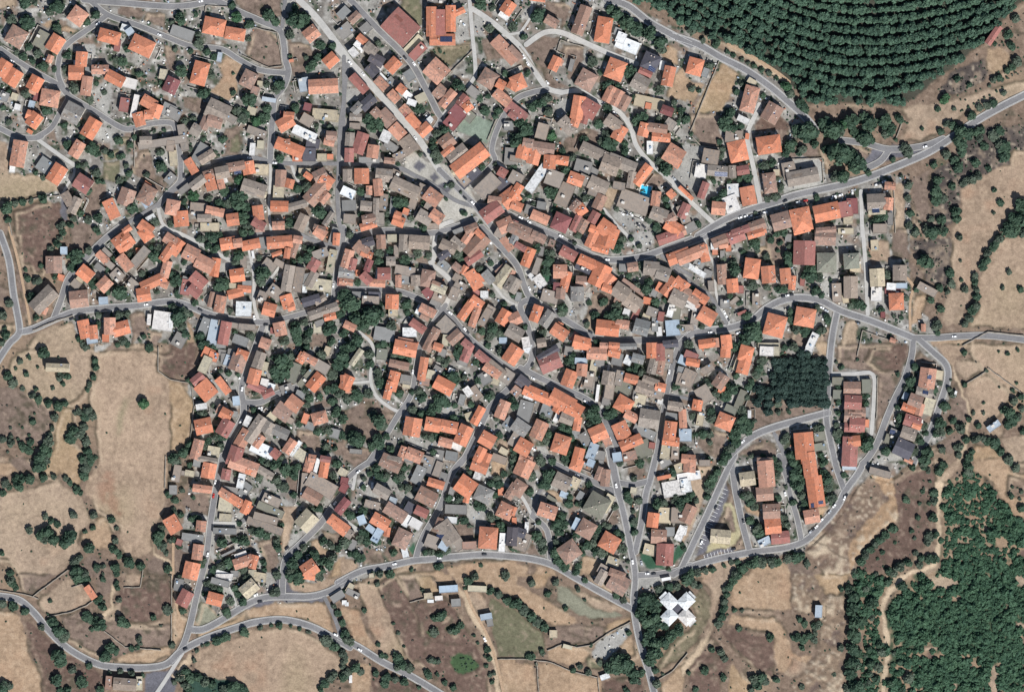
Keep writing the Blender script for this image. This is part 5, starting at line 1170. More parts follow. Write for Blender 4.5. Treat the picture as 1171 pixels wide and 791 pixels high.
# painted parking bays
mb = MB()
for (x1, y1), (x2, y2), ln, n in bays:
    dx, dy = x2-x1, y2-y1; l = math.hypot(dx, dy); dx /= l; dy /= l; nx, ny = -dy, dx
    if ny < 0 and abs(ny) > abs(nx): nx, ny = -nx, -ny
    sgn = -1 if n > 10 else -1
    if n > 10: nx, ny = (abs(nx), ny if nx > 0 else -ny)
    for i in range(n):
        cx, cy = x1+dx*l*i/(n-1), y1+dy*l*i/(n-1)
        a, b2 = -ln*.5, ln*.5; h = .24
        q = [(cx+nx*a-dx*h, cy+ny*a-dy*h), (cx+nx*b2-dx*h, cy+ny*b2-dy*h), (cx+nx*b2+dx*h, cy+ny*b2+dy*h), (cx+nx*a+dx*h, cy+ny*a+dy*h)]
        mb.face([(wx(p[0]), wy(p[1]), 0.085) for p in q], (0.6,0.6,0.58))
# edge lines of the main country road and a few stop lines
def line(pts, off, hw=0.16, dash=None):
    sp = smooth(pts, 6); acc = 0
    for i in range(len(sp)-1):
        (x1, y1), (x2, y2) = sp[i], sp[i+1]; l = math.hypot(x2-x1, y2-y1)
        acc += l
        if l < 1e-6 or (dash and int(acc/dash) % 2): continue
        nx, ny = -(y2-y1)/l, (x2-x1)/l
        q = [(x1+nx*(off-hw), y1+ny*(off-hw)), (x2+nx*(off-hw), y2+ny*(off-hw)), (x2+nx*(off+hw), y2+ny*(off+hw)), (x1+nx*(off+hw), y1+ny*(off+hw))]
        mb.face([(wx(p[0]), wy(p[1]), 0.085) for p in q], (0.6,0.6,0.58))
for kind, w, pts in roads:
    if kind == 'a' and w >= 10: line(pts, w*.4-.7, .13); line(pts, -(w*.4-.7), .13)
    elif kind == 'a' and w == 9: line(pts, w*.4-.6, .09); line(pts, -(w*.4-.6), .09)
tag(obj('road_marking', mb.mesh('road_marking', [M_paint])), kind='structure')

# ------------------------------------------------------------------ labels: which one is it
LM = [(738,220,'the blue swimming pool'),(503,26,'the orange and maroon school'),(458,32,'the big dull red hall'),(538,184,'the long church hall'),
 (515,235,'the paved village square'),(540,142,'the pale green sports court'),(717,50,'the forest-side white roof'),(775,695,'the white cross-shaped building'),
 (905,440,'the square tree grove'),(828,590,'the triangular car park'),(165,460,'the lone round field tree'),(66,419,'the tree-ringed long shed'),
 (187,367,'the west-road white box'),(280,352,'the white square roof'),(303,55,'the looped-road bare lot'),(614,204,'the long narrow white shed'),
 (617,323,'the forked-street white roof'),(640,462,'the big orange bend house'),(1032,512,'the dark slate roof'),(775,555,'the big white stepped roof'),
 (352,597,'the cream four-panel roof'),(752,637,'the green lawn wedge'),(245,31,'the twin orange villas'),(425,485,'the bright green tree'),
 (1135,41,'the red plantation roof'),(1000,395,'the bare grove-side plot'),(240,700,'the crossroads gravel plot'),(520,757,'the bright green crop patch'),
 (22,382,'the western road fork'),(920,203,'the grey and tan villa'),(68,280,'the hedge-ringed brown house'),(1020,340,'the blue-awning orange house'),
 (540,625,'the lower road junction'),(705,325,'the tan curve-side house'),(607,415,'the central street junction'),(840,372,'the eastern street junction'),
 (1090,300,'the thorny brown thicket'),(975,560,'the rocky slope'),(410,205,'the orange square house'),(460,370,'the dense dark garden trees'),
 (37,155,'the pale lane fork'),(125,17,'the top left road junction'),(690,120,'the walled corner lot'),(860,120,'the golden walled field')]
DIRS = ['right of','below and right of','below','below and left of','left of','above and left of','above','above and right of']
ORD = ['closest','second closest','third closest','fourth closest','fifth closest','sixth closest','seventh closest','eighth closest','ninth closest','tenth closest','eleventh closest','twelfth closest','thirteenth closest','fourteenth closest','fifteenth closest','sixteenth closest','seventeenth closest','eighteenth closest','nineteenth closest','twentieth closest']
def octant(x, y, l): return int(((math.degrees(math.atan2(y-l[1], x-l[0]))+382.5) % 360)//45)
def make_labels(items):
    """items: (x, y, description) for all of a kind -> one label each, ranked by distance to a landmark"""
    tab = {}
    for li, l in enumerate(LM):
        for i, (x, y, d) in enumerate(items):
            tab.setdefault((li, octant(x, y, l), d), []).append((math.hypot(x-l[0], y-l[1]), i))
    rank = {}
    for kx, lst in tab.items():
        lst.sort()
        for r, (ds, i) in enumerate(lst):
            if r >= len(ORD): continue
            if ds < 4: continue
            c = ds*(1+0.45*r)
            if i not in rank or c < rank[i][0]: rank[i] = (c, kx, r, len(lst))
    out = []
    for i, (x, y, d) in enumerate(items):
        if i not in rank:
            out.append(f'{d} beside ' + min(LM, key=lambda l: math.hypot(x-l[0], y-l[1]))[2]); continue
        c, (li, oc_, _), r, n = rank[i]
        lm = LM[li][2]; t = f'{ORD[r]} {d} {DIRS[oc_]} {lm}' if n > 1 else f'{d}, only one {DIRS[oc_]} {lm}'
        if len(t.replace('-', ' ').split()) > 16: t = t.replace('weathered ', '').replace('bright ', '').replace(' the ', ' ', 0)
        out.append(t)
    return out

# ------------------------------------------------------------------ houses
ROOF = {'o': (224,146,114), 's': (214,158,134), 'b': (176,142,126), 'k': (168,155,143), 'r': (174,118,110), 'm': (146,94,94), 'g': (152,151,148),
        'w': (244,243,240), 'c': (206,194,168), 'd': (98,96,104), 'l': (186,200,212), 'v': (142,142,128)}
CN = {'o': 'bright orange', 's': 'pale orange', 'b': 'weathered brown', 'k': 'grey-brown', 'r': 'dull red', 'm': 'dark maroon', 'g': 'grey', 'w': 'white', 'c': 'cream', 'd': 'dark slate', 'l': 'pale blue-grey', 'v': 'olive-grey'}
WALLC = [(0.62,0.58,0.50),(0.66,0.62,0.55),(0.55,0.47,0.36),(0.60,0.46,0.34),(0.50,0.46,0.42),(0.68,0.66,0.62),(0.42,0.38,0.33)]
TP = math.tan(math.radians(21))
def roof_z(f, u, v, w, d, H):
    if f == 'f': return H+.12
    if d > w: u, v, w, d = v, u, d, w
    if f == 'm': return H + (v+d/2)*.18
    z = H + (d/2-abs(v))*TP
    if f == 'h': z = min(z, H + (w/2-abs(u))*TP*1.05)
    return z
def build_block(w, d, H, c, f, r, wb, rb, tr):
    """adds one volume to the wall builder wb and the roof builder rb, tr maps local to house space"""
    base = alb(ROOF[c]); g = 1 + r.uniform(-.14, .12)
    hue = r.uniform(-.06, .06)
    base = (base[0]*g*(1+hue*.4), base[1]*g*(1-hue*.4), base[2]*g*(1-hue))
    age = {'o': .28, 's': .5, 'b': .6, 'k': .55, 'r': .25, 'm': .12, 'd': .2, 'g': .45, 'c': .4, 'v': .45, 'w': .45, 'l': .3}[c]*r.uniform(.5, 1.4)
    rc = (*base, min(age, 1))
    wc = r.choice(WALLC)
    a, b = w/2-.3, d/2-.3
    sw = MB(); sr = MB()
    sw.box(-a, a, -b, b, -.6, H, wc)
    # windows and a door on the outer walls
    if H > 2.4:
        for lv in range(2 if H > 4.8 else 1):
            z0 = .9+lv*2.8
            if z0+1.3 > H-.2: break
            for s in (-1, 1):
                for k_ in range(max(1, int(2*a/3.4))):
                    x = -a+(k_+.5)*2*a/max(1, int(2*a/3.4))
                    if s == -1 and k_ == 0 and lv == 0: sw.box(x-.5, x+.5, -b-.03, -b+.02, -.2, 2.1, (0,0,0), 2)
                    else: sw.box(x-.5, x+.5, s*b-.03, s*b+.03, z0, z0+1.25, (0,0,0), 1)
                for k_ in range(int(2*b/3.8)):
                    y = -b+(k_+.5)*2*b/int(2*b/3.8)
                    sw.box(s*a-.03, s*a+.03, y-.45, y+.45, z0, z0+1.25, (0,0,0), 1)
    sx, sy, swap = w/2, d/2, d > w
    if f != 'f' and swap: sx, sy = sy, sx
    T = .16
    def two(pts, cc=None):
        sr.face([(p[0], p[1], p[2]+T) for p in pts], cc or rc)
        sr.face([p for p in pts[::-1]], rc)
    def rim(ring):
        for p, q in zip(ring, ring[1:]+ring[:1]): sr.face([p, q, (q[0],q[1],q[2]+T), (p[0],p[1],p[2]+T)], rc)
    def vary(k_):
        return (*[v*k_ for v in base], min(age, 1))
    def cap(p, q):
        dx, dy, dz = q[0]-p[0], q[1]-p[1], q[2]-p[2]; l = math.hypot(dx, dy) or 1; nx, ny = -dy/l*.17, dx/l*.17
        up = T+.13; cc = (base[0]*1.12, base[1]*1.15, base[2]*1.15, age*.5)
        A = [(p[0]+nx,p[1]+ny,p[2]+T-.05),(p[0],p[1],p[2]+up),(p[0]-nx,p[1]-ny,p[2]+T-.05)]
        B = [(q[0]+nx,q[1]+ny,q[2]+T-.05),(q[0],q[1],q[2]+up),(q[0]-nx,q[1]-ny,q[2]+T-.05)]
        sr.face([A[0],B[0],B[1],A[1]][::-1], cc); sr.face([A[1],B[1],B[2],A[2]][::-1], cc)
    if f == 'f':
        par = .28 if min(w, d) > 4 else .14
        sr.box(-w/2, w/2, -d/2, d/2, H-.02, H+.1, rc, bottom=True)
        if par > .2:
            t = .2; pc = (base[0]*1.1, base[1]*1.1, base[2]*1.1, age)
            sr.box(-w/2-.02, w/2+.02, -d/2-.02, -d/2+t, H-.1, H+par+.1, pc); sr.box(-w/2-.02, w/2+.02, d/2-t, d/2+.02, H-.1, H+par+.1, pc)
            sr.box(-w/2-.02, -w/2+t, -d/2+t, d/2-t, H-.1, H+par+.1, pc); sr.box(w/2-t, w/2+.02, -d/2+t, d/2-t, H-.1, H+par+.1, pc)
    elif f == 'm':
        z1 = H + 2*sy*.18
        ring = [(-sx,-sy,H),(sx,-sy,H),(sx,sy,z1),(-sx,sy,z1)]
        two(ring); rim(ring)
        sw.box(-a, a, -b, b, H-.05, H+.02, wc)
    else:
        hr = sy*TP; zr = H+hr
        rx = sx if f == 'p' else max(sx - sy*.95, .01)
        k1, k2 = r.uniform(.9, 1.08), r.uniform(.9, 1.08)
        A, B, C_, D = (-sx,-sy,H),(sx,-sy,H),(sx,sy,H),(-sx,sy,H)
        E_, F_ = (-rx,0,zr),(rx,0,zr)
        # slopes, split in strips so that the tile courses vary
        two([A,B,F_,E_], vary(k1)); two([C_,D,E_,F_], vary(k2))
        if f == 'h':
            two([B,C_,F_], vary(r.uniform(.93,1.07))); two([D,A,E_], vary(r.uniform(.93,1.07))); rim([A,B,C_,D])
            for p in (A, D): cap(p, E_)
            for p in (B, C_): cap(p, F_)
        else:
            rim([A,B,F_,C_,D,E_])
            ga, gb = (a, b) if not swap else (b, a)
            gh = (sy)*TP - .03
            for s in (-1, 1):
                sw_pts = [(s*ga,-gb,H-.02),(s*ga,gb,H-.02),(s*ga,0,H+gh)]
                if swap: sw_pts = [(-p[1], p[0], p[2]) for p in sw_pts]
                sw.face(sw_pts, wc)
        if rx > .3: cap(E_, F_)
        for _ in range(r.choice((0, 1, 1, 2, 3)) if sx*sy > 12 else 0):
            t0 = r.uniform(.05, .6); t1 = min(.92, t0+r.uniform(.15, .4)); lim = max(rx*.95, .5)
            u0 = r.uniform(-lim, lim*.5); u1 = min(lim, u0+r.uniform(1.0, max(1.2, sx*.7)))
            sgn = r.choice((-1, 1)); g2 = r.uniform(.72, 1.2); wn = r.uniform(-.1, .1)
            pc = (base[0]*g2, base[1]*g2*(1+wn), base[2]*g2*(1+wn*2), min(1, age*r.uniform(.3, 2)))
            q = [(u, sgn*(sy*(1-t)), H+sy*t*TP+T+.02) for u, t in ((u0,t0),(u1,t0),(u1,t1),(u0,t1))]
            sr.face(q if sgn < 0 else q[::-1], pc)
    if f != 'f' and swap:
        rot = lambda p: (-p[1], p[0], p[2])
        s2 = MB(); s2.add(sr, rot); sr = s2
    wb.add(sw, tr); rb.add(sr, tr)

def hinfo(hs):
    ar = sum(b[2]*b[3] for b in hs); x, y, w, d, a, c, f = hs[0]
    tiled = f != 'f'
    return ar, tiled
info = [hinfo(h) for h in houses]
tiled_ix = sorted([i for i in range(len(houses)) if info[i][1]], key=lambda i: -info[i][0])
flat_ix = sorted([i for i in range(len(houses)) if not info[i][1]], key=lambda i: -info[i][0])
single = set(tiled_ix[:300]) | set(flat_ix[:300])
print('houses', len(houses), 'tiled', len(tiled_ix), 'flat', len(flat_ix), 'trees', len(trees), 'roads', len(roads), 'cars', len(cars))
def size_word(ar, w, d):
    if max(w, d) > 2.6*min(w, d): return 'long narrow'
    return 'small' if ar < 55 else 'large' if ar > 190 else 'mid-sized'
desc = []
for i, hs in enumerate(houses):
    x, y, w, d, a, c, f = hs[0]; ar, td = info[i]
    form = {'p': 'gabled', 'h': 'hipped', 'm': 'sloped', 'f': 'flat'}[f]
    noun = 'roofed house' if td else ('roofed shed' if ar < 38 else 'roofed building')
    desc.append((x, y, f'{size_word(ar, w, d)} {CN[c]} {form}-{noun}'))
hlabels = make_labels(desc)

ch = MB(); ch.box(-.32,.32,-.32,.32,-.9,.75,(0.42,0.32,0.26)); ch.box(-.42,.42,-.42,.42,.75,.87,(0.5,0.42,0.36), bottom=True)
chim_me = ch.mesh('chimney', [M_wall])
hm = MB(); hm.box(-.9,.9,-.6,.6,.0,.1,(.03,.05,.09), 1, True); hm.box(-.8,.8,.62,1.05,.05,.5,(.78,.78,.76), 0, True)
heater_me = hm.mesh('solar_heater', [M_wall, M_panel])
unit_mes = []
for dims, cc in (((1.3,1.0,1.9),(.6,.57,.52)), ((.5,.4,.7),(.7,.7,.69)), ((.7,.7,1.1),(.25,.33,.42))):
    hm = MB(); hm.box(-dims[0],dims[0],-dims[1],dims[1],0,dims[2],cc); hm.box(-dims[0]-.1,dims[0]+.1,-dims[1]-.1,dims[1]+.1,dims[2],dims[2]+.1,tuple(v*.85 for v in cc),0,True)
    unit_mes.append(hm.mesh('roof_unit', [M_wall]))
def panel_mesh(w, d):
    p = MB(); p.box(-w/2, w/2, -d/2, d/2, 0, .06, (.5,.5,.5), 1, True)
    nx, ny = max(1, round(w/1.1)), max(1, round(d/1.7))
    for i in range(nx):
        for j in range(ny):
            x0 = -w/2+i*w/nx+.05; y0 = -d/2+j*d/ny+.05
            p.box(x0, x0+w/nx-.1, y0, y0+d/ny-.1, .06, .09, (0,0,0), 0)
    return p.mesh('solar_panel', [M_panel, M_frame])
stuffT = (MB(), MB()); stuffF = (MB(), MB())
house_objs = []
for i, hs in enumerate(houses):
    r = random.Random(i*31+5)
    ar, td = info[i]
    X0, Y0, w0, d0, a0, c0, f0 = hs[0]
    low = c0 in 'gvc' and not td
    Hs = []
    for b in hs:
        bar = b[2]*b[3]
        if low: Hh = r.uniform(2.5, 3.6)
        elif b[6] == 'f': Hh = r.uniform(2.7, 3.4) if bar < 40 else r.uniform(3.2, 6.2)
        elif bar < 40: Hh = r.uniform(3.0, 4.4)
        elif bar > 420: Hh = r.uniform(7, 8)
        else: Hh = r.uniform(5.2, 7.6)
        Hs.append(Hh)
    ind = i in single
    root = None
    if ind:
        root = empty('tiled_house' if td else ('shed' if ar < 38 else 'flat_roof_building'), (wx(X0), wy(Y0), 0), a0)
        if len(hs) > 7 and c0 == 'd':
            root.name = 'cross_shaped_building'
            hlabels[i] = 'large white cross-shaped building with a dark square core beside a dark tree clump'
        tag(root, hlabels[i], 'house' if td else ('shed' if ar < 38 else 'building'), 'tiled village houses' if td else 'flat-roofed village buildings')
        wb, rbs = MB(), []
    else:
        wb, rb = stuffT if td else stuffF
    ca_, sa_ = math.cos(-a0), math.sin(-a0)
    for b, Hh in zip(hs, Hs):
        x, y, w, d, a, c, f = b
        if ind:
            dx, dy = wx(x)-wx(X0), wy(y)-wy(Y0)
            lx, ly = dx*ca_-dy*sa_, dx*sa_+dy*ca_; la = a-a0
        else: lx, ly, la = wx(x), wy(y), a
        cl, sl = math.cos(la), math.sin(la)
        tr = lambda p, lx=lx, ly=ly, cl=cl, sl=sl: (lx+p[0]*cl-p[1]*sl, ly+p[0]*sl+p[1]*cl, p[2])
        if ind:
            rb = MB()
        build_block(w, d, Hh, c, f, r, wb, rb, tr)
        if ind:
            mt = M_tile if f != 'f' and c not in 'lwd' else M_flat
            ro = obj('roof', rb.mesh('roof', [mt]), root)
            if td and w*d > 55:
                for _ in range(r.choice((1,1,2,2,3))):
                    u, v = r.uniform(-.38,.38)*w, r.uniform(-.36,.36)*d
                    z = roof_z(f, u, v, w, d, Hh)
                    obj('chimney', chim_me, ro, tr((u, v, z+.25)), la + r.choice((0, .4)))
            if td and w*d > 75 and r.random() < .14:
                u, v = r.uniform(-.3,.3)*w, r.uniform(-.3,.3)*d; z = roof_z(f, u, v, w, d, Hh)
                obj('solar_heater', heater_me, ro, tr((u, v, z+.2)), -a0)
            if f == 'f' and w*d > 60:
                for _ in range(r.choice((0, 1, 2))):
                    obj('roof_unit', r.choice(unit_mes), ro, tr((r.uniform(-.36,.36)*w, r.uniform(-.36,.36)*d, Hh+.1)), la)
            for (sx_, sy_, sw_, sd_, sa2) in panels:
                dx, dy = wx(sx_)-wx(x), wy(sy_)-wy(y)
                u = dx*math.cos(a)+dy*math.sin(a); v = -dx*math.sin(a)+dy*math.cos(a)
                if abs(u) < w/2 and abs(v) < d/2:
                    po = obj('solar_panel', panel_mesh(sw_, sd_), ro, tr((u, v, roof_z(f, u, v, w, d, Hh)+.3)), -math.radians(sa2)-a0)
                    if f != 'f':
                        fl = d > w
                        if fl: po.rotation_euler[1] = math.radians(21)*(1 if u > 0 else -1)
                        else: po.rotation_euler[0] = math.radians(21)*(-1 if v > 0 else 1)
        elif td and w*d > 40:
            u, v = r.uniform(-.38,.38)*w, r.uniform(-.36,.36)*d; z = roof_z(f, u, v, w, d, Hh)
            px, py, pz = tr((u, v, z))
            rb.box(px-.35, px+.35, py-.35, py+.35, pz-.3, pz+1.0, (0.3,0.22,0.18,.2))
    if ind: obj('wall', wb.mesh('wall', [M_wall, M_glass, M_door]), root)
for nm, (wb, rb), mt, lb, ct in (('smaller_tiled_houses', stuffT, M_tile, 'smallest tiled houses packed between the larger roofs of the village', 'houses'),
                             ('smaller_sheds', stuffF, M_flat, 'smallest flat-roofed sheds scattered in the yards between the houses', 'sheds')):
    if not wb.v: continue
    root = empty(nm, (0,0,0)); tag(root, lb, ct, None, 'stuff')
    obj('wall', wb.mesh('wall', [M_wall, M_glass, M_door]), root); obj('roof', rb.mesh('roof', [mt]), root)

# ------------------------------------------------------------------ swimming pool
px, py = 738, 220
root = empty('swimming_pool', (wx(px), wy(py), 0), math.radians(-12)); tag(root, 'bright blue rectangular swimming pool with pale paved rim beside an orange house', 'swimming pool')
p = MB(); cw, cd = 4.4, 5.6
for q in ((-cw-1,cw+1,-cd-1,-cd),(-cw-1,cw+1,cd,cd+1),(-cw-1,-cw,-cd,cd),(cw,cw+1,-cd,cd)): p.box(*q, -.4, .2, (.55,.54,.5))
obj('coping', p.mesh('coping', [M_lane]), root)
p = MB(); p.face([(-cw,-cd,.06),(cw,-cd,.06),(cw,cd,.06),(-cw,cd,.06)], (0,0,0)); obj('water', p.mesh('water', [M_water]), root)

# ------------------------------------------------------------------ stone walls
wl = []
for pts in walls: wl.append((pts[len(pts)//2][0]+.1, pts[len(pts)//2][1], 'low dry stone field wall'))
wlab = make_labels(wl)
def wall_run(mb, pts, h, t, col, jag=0.25, r=rnd):
    sp = []
    for (x1, y1), (x2, y2) in zip(pts, pts[1:]):
        n = max(1, int(math.hypot(x2-x1, y2-y1)/4))
        sp += [(x1+(x2-x1)*i/n, y1+(y2-y1)*i/n) for i in range(n)]
    sp.append(pts[-1])
    sp = [(x+r.uniform(-jag, jag), y+r.uniform(-jag, jag)) for x, y in sp]
    for i in range(len(sp)-1):
        (x1, y1), (x2, y2) = [(wx(a), wy(b)) for a, b in (sp[i], sp[i+1])]
        l = math.hypot(x2-x1, y2-y1) or 1; nx, ny = -(y2-y1)/l*t, (x2-x1)/l*t
        h1 = h*r.uniform(.85, 1.1); g = r.uniform(.85, 1.1); c = tuple(v*g for v in col)
        A = [(x1+nx,y1+ny),(x2+nx,y2+ny),(x2-nx,y2-ny),(x1-nx,y1-ny)]
        mb.face([(a, b, h1) for a, b in A[::-1]], c)
        for u, v in zip(A, A[1:]+A[:1]): mb.face([(u[0],u[1],-.6),(v[0],v[1],-.6),(v[0],v[1],h1),(u[0],u[1],h1)][::-1], c)
for pts, lb in zip(walls, wlab):
    mb = MB(); wall_run(mb, pts, 1.3, .35, (.26,.23,.19))
    tag(obj('stone_wall', mb.mesh('stone_wall', [M_stone])), lb, 'wall', 'dry stone walls round the fields')

# garden walls between the yards, and the odds and ends standing in them
yw = MB(); r = random.Random(99)
for hs in houses:
    x, y, w, d, a, c, f = hs[0]
    if at(hmask, x, y) is False: continue
    for _ in range(2):
        if r.random() < .35: continue
        s = r.choice((-1, 1)); off = r.uniform(1.5, 6.0); ln = r.uniform(.6, 1.4)
        if r.random() < .5: pl = [(-w/2*ln, s*(d/2+off)), (w/2*ln, s*(d/2+off)), (w/2*ln, s*(d/2+off-3))]
        else: pl = [(s*(w/2+off), -d/2*ln), (s*(w/2+off), d/2*ln), (s*(w/2+off-3), d/2*ln)]
        P_ = [(x+(u*math.cos(a)-v*math.sin(a))/SC, y-(u*math.sin(a)+v*math.cos(a))/SC) for u, v in pl]
        ok = True
        for (x1, y1), (x2, y2) in zip(P_, P_[1:]):
            for t in (0,.15,.3,.45,.6,.75,.9,1):
                q = (x1+(x2-x1)*t, y1+(y2-y1)*t)
                if at(hmask, *q) or at(rmask, *q) or cls_at(*q) not in ('yard','conc','dirt'): ok = False
        if ok: wall_run(yw, P_, r.uniform(1.2, 1.9), .12, r.choice(((.52,.50,.47),(.40,.37,.33),(.6,.57,.52))), .05, r)
tag(obj('garden_walls', yw.mesh('garden_walls', [M_wall])), 'low garden walls of plaster and block dividing the village yards', 'garden walls', kind='stuff')
cl = MB()
n = 0
while n < 3200:
    x, y = r.uniform(0, W0), r.uniform(0, H0)
    if cls_at(x, y) not in ('yard', 'conc') or at(hmask, x, y) or at(rmask, x, y): continue
    n += 1
    w, d, h = r.uniform(.4, 1.8), r.uniform(.4, 1.4), r.uniform(.3, 1.5); a = r.uniform(0, 3)
    g = r.choice(((.72,.72,.70),(.75,.75,.73),(.45,.43,.40),(.30,.28,.26),(.12,.12,.13),(.35,.16,.10),(.35,.42,.50),(.55,.50,.42)))
    b = MB(); b.box(-w/2, w/2, -d/2, d/2, -.5, h, g); b.box(-w/2-.05, w/2+.05, -d/2-.05, d/2+.05, h, h+.06, tuple(v*.9 for v in g))
    ca_, sa_ = math.cos(a), math.sin(a); X, Y = wx(x), wy(y)
    cl.add(b, lambda p: (X+p[0]*ca_-p[1]*sa_, Y+p[0]*sa_+p[1]*ca_, p[2]))
tag(obj('yard_clutter', cl.mesh('yard_clutter', [M_wall])), 'small crates, tanks, slabs and boxes littering the village yards', 'yard clutter', kind='stuff')

# ------------------------------------------------------------------ trees
def crown_arrays(seed, nl, zs=1.1, lumps=9, leaf=.17, core=True):
    r = np.random.RandomState(seed)
    cen = r.randn(lumps, 3); cen /= np.linalg.norm(cen, axis=1)[:,None]; cen *= r.uniform(.28, .62, (lumps,1)); cen[:,2] = np.abs(cen[:,2])*zs*.9
    rad = r.uniform(.30, .52, lumps)
    li = r.randint(0, lumps, nl)
    d = r.randn(nl, 3); d /= np.linalg.norm(d, axis=1)[:,None]; d[:,2] = np.abs(d[:,2])*1.0-.18
    pos = cen[li] + d*(rad[li]*r.uniform(.75, 1.1, nl))[:,None]
    nrm = d*.9 + r.randn(nl, 3)*.5 + np.array([0, 0, .32]); nrm /= np.linalg.norm(nrm, axis=1)[:,None]
    t = np.cross(nrm, r.randn(nl, 3)); t /= np.linalg.norm(t, axis=1)[:,None]
    b = np.cross(nrm, t)
    s = leaf*r.uniform(.6, 1.35, nl)[:,None]
    q = np.stack([pos-t*s-b*s*.7, pos+t*s-b*s*.7, pos+t*s*.8+b*s*.7, pos-t*s*.8+b*s*.7], 1)
    tint = np.clip(r.uniform(0, .7, nl)*.6 + r.rand(lumps)[li]*.4, 0, 1)
    vs = [q.reshape(-1,3)]; fs = [np.arange(nl*4).reshape(-1,4)]; tn = [np.repeat(tint, 4)]
    if core:   # solid core added inside each clump to block light, tinted darker
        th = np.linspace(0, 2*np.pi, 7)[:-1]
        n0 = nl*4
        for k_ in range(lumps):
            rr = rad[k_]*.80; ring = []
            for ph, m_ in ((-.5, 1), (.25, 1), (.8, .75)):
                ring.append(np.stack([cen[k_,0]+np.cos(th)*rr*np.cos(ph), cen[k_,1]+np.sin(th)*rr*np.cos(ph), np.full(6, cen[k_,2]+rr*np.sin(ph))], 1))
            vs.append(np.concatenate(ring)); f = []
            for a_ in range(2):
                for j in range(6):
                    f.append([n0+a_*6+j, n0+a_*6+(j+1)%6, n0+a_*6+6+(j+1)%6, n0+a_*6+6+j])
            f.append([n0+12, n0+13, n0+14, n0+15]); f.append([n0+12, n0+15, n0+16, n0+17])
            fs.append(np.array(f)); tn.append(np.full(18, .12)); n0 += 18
    v = np.concatenate(vs); mx = np.percentile(np.hypot(v[:,0], v[:,1]), 96); v[:,:2] /= mx
    return v, np.concatenate(fs), np.concatenate(tn)
def quad_mesh(name, v, f, tint, mat):
    me = bpy.data.meshes.new(name)
    me.vertices.add(len(v)); me.vertices.foreach_set('co', v.astype(np.float32).ravel())
    me.loops.add(f.size); me.loops.foreach_set('vertex_index', f.ravel().astype(np.int32))
    me.polygons.add(len(f)); me.polygons.foreach_set('loop_start', np.arange(0, f.size, 4, dtype=np.int32))
    me.update(calc_edges=True)
    ca = me.color_attributes.new('col', 'FLOAT_COLOR', 'POINT')
    c = np.ones((len(v), 4), np.float32); c[:,0] = tint; c[:,1] = tint; c[:,2] = tint
    ca.data.foreach_set('color', c.ravel()); me.materials.append(mat)
    return me
broad = [crown_arrays(100+i, 420, r_, l_) for i, (r_, l_) in enumerate([(1.1,9),(1.2,11),(1.0,8),(1.3,10),(.9,12),(1.15,7),(1.0,10),(1.25,9)])]
pine = [crown_arrays(300+i, 380, 1.3, 8, .16) for i in range(7)]
bushv = [crown_arrays(500+i, 60, .9, 4, .30) for i in range(8)]
woodv = [crown_arrays(600+i, 230, .9, 9, .17) for i in range(8)]
broad_me = [quad_mesh('crown', *c, m_) for m_ in (M_leaf, M_leaf, M_olive, M_fresh) for c in broad]
pine_me = [quad_mesh('crown', *c, M_pine) for c in pine]
def trunk_mesh():
    m = MB(); n = 7
    for (z0, r0), (z1, r1) in (((-.15,.11),(.15,.085)),((.15,.085),(.75,.06)),((.75,.06),(1.3,.03))):
        for j in range(n):
            a, b = 2*math.pi*j/n, 2*math.pi*(j+1)/n
            m.face([(r0*math.cos(a),r0*math.sin(a),z0),(r0*math.cos(b),r0*math.sin(b),z0),(r1*math.cos(b),r1*math.sin(b),z1),(r1*math.cos(a),r1*math.sin(a),z1)], (0,0,0))
    for k_ in range(4):
        t = k_*1.7; dx, dy = math.cos(t), math.sin(t)
        p0 = (0,0,.5+.1*k_); p1 = (dx*.5, dy*.5, .95+.1*k_)
        nx, ny = -dy*.035, dx*.035
        m.face([(p0[0]+nx,p0[1]+ny,p0[2]),(p0[0]-nx,p0[1]-ny,p0[2]),(p1[0]-nx*.4,p1[1]-ny*.4,p1[2]),(p1[0]+nx*.4,p1[1]+ny*.4,p1[2])], (0,0,0))
        m.face([(p0[0],p0[1],p0[2]-.04),(p0[0],p0[1],p0[2]+.04),(p1[0],p1[1],p1[2]+.015),(p1[0],p1[1],p1[2]-.015)], (0,0,0))
    return m.mesh('trunk', [M_trunk])
trunk_me = trunk_mesh()
class Merge:
    def __init__(s): s.v = []; s.f = []; s.t = []; s.n = 0
    def add(s, arr, loc, sxy, sz, rot, tint):
        v, f, t = arr; c, sn = math.cos(rot), math.sin(rot)
        o = np.stack([loc[0]+(v[:,0]*c-v[:,1]*sn)*sxy, loc[1]+(v[:,0]*sn+v[:,1]*c)*sxy, loc[2]+v[:,2]*sz], 1)
        s.v.append(o); s.f.append(f+s.n); s.t.append(np.clip(t+tint*.45, 0, 1.4)); s.n += len(v)
    def obj(s, name, mat):
        return obj(name, quad_mesh(name, np.concatenate(s.v), np.concatenate(s.f), np.concatenate(s.t), mat))

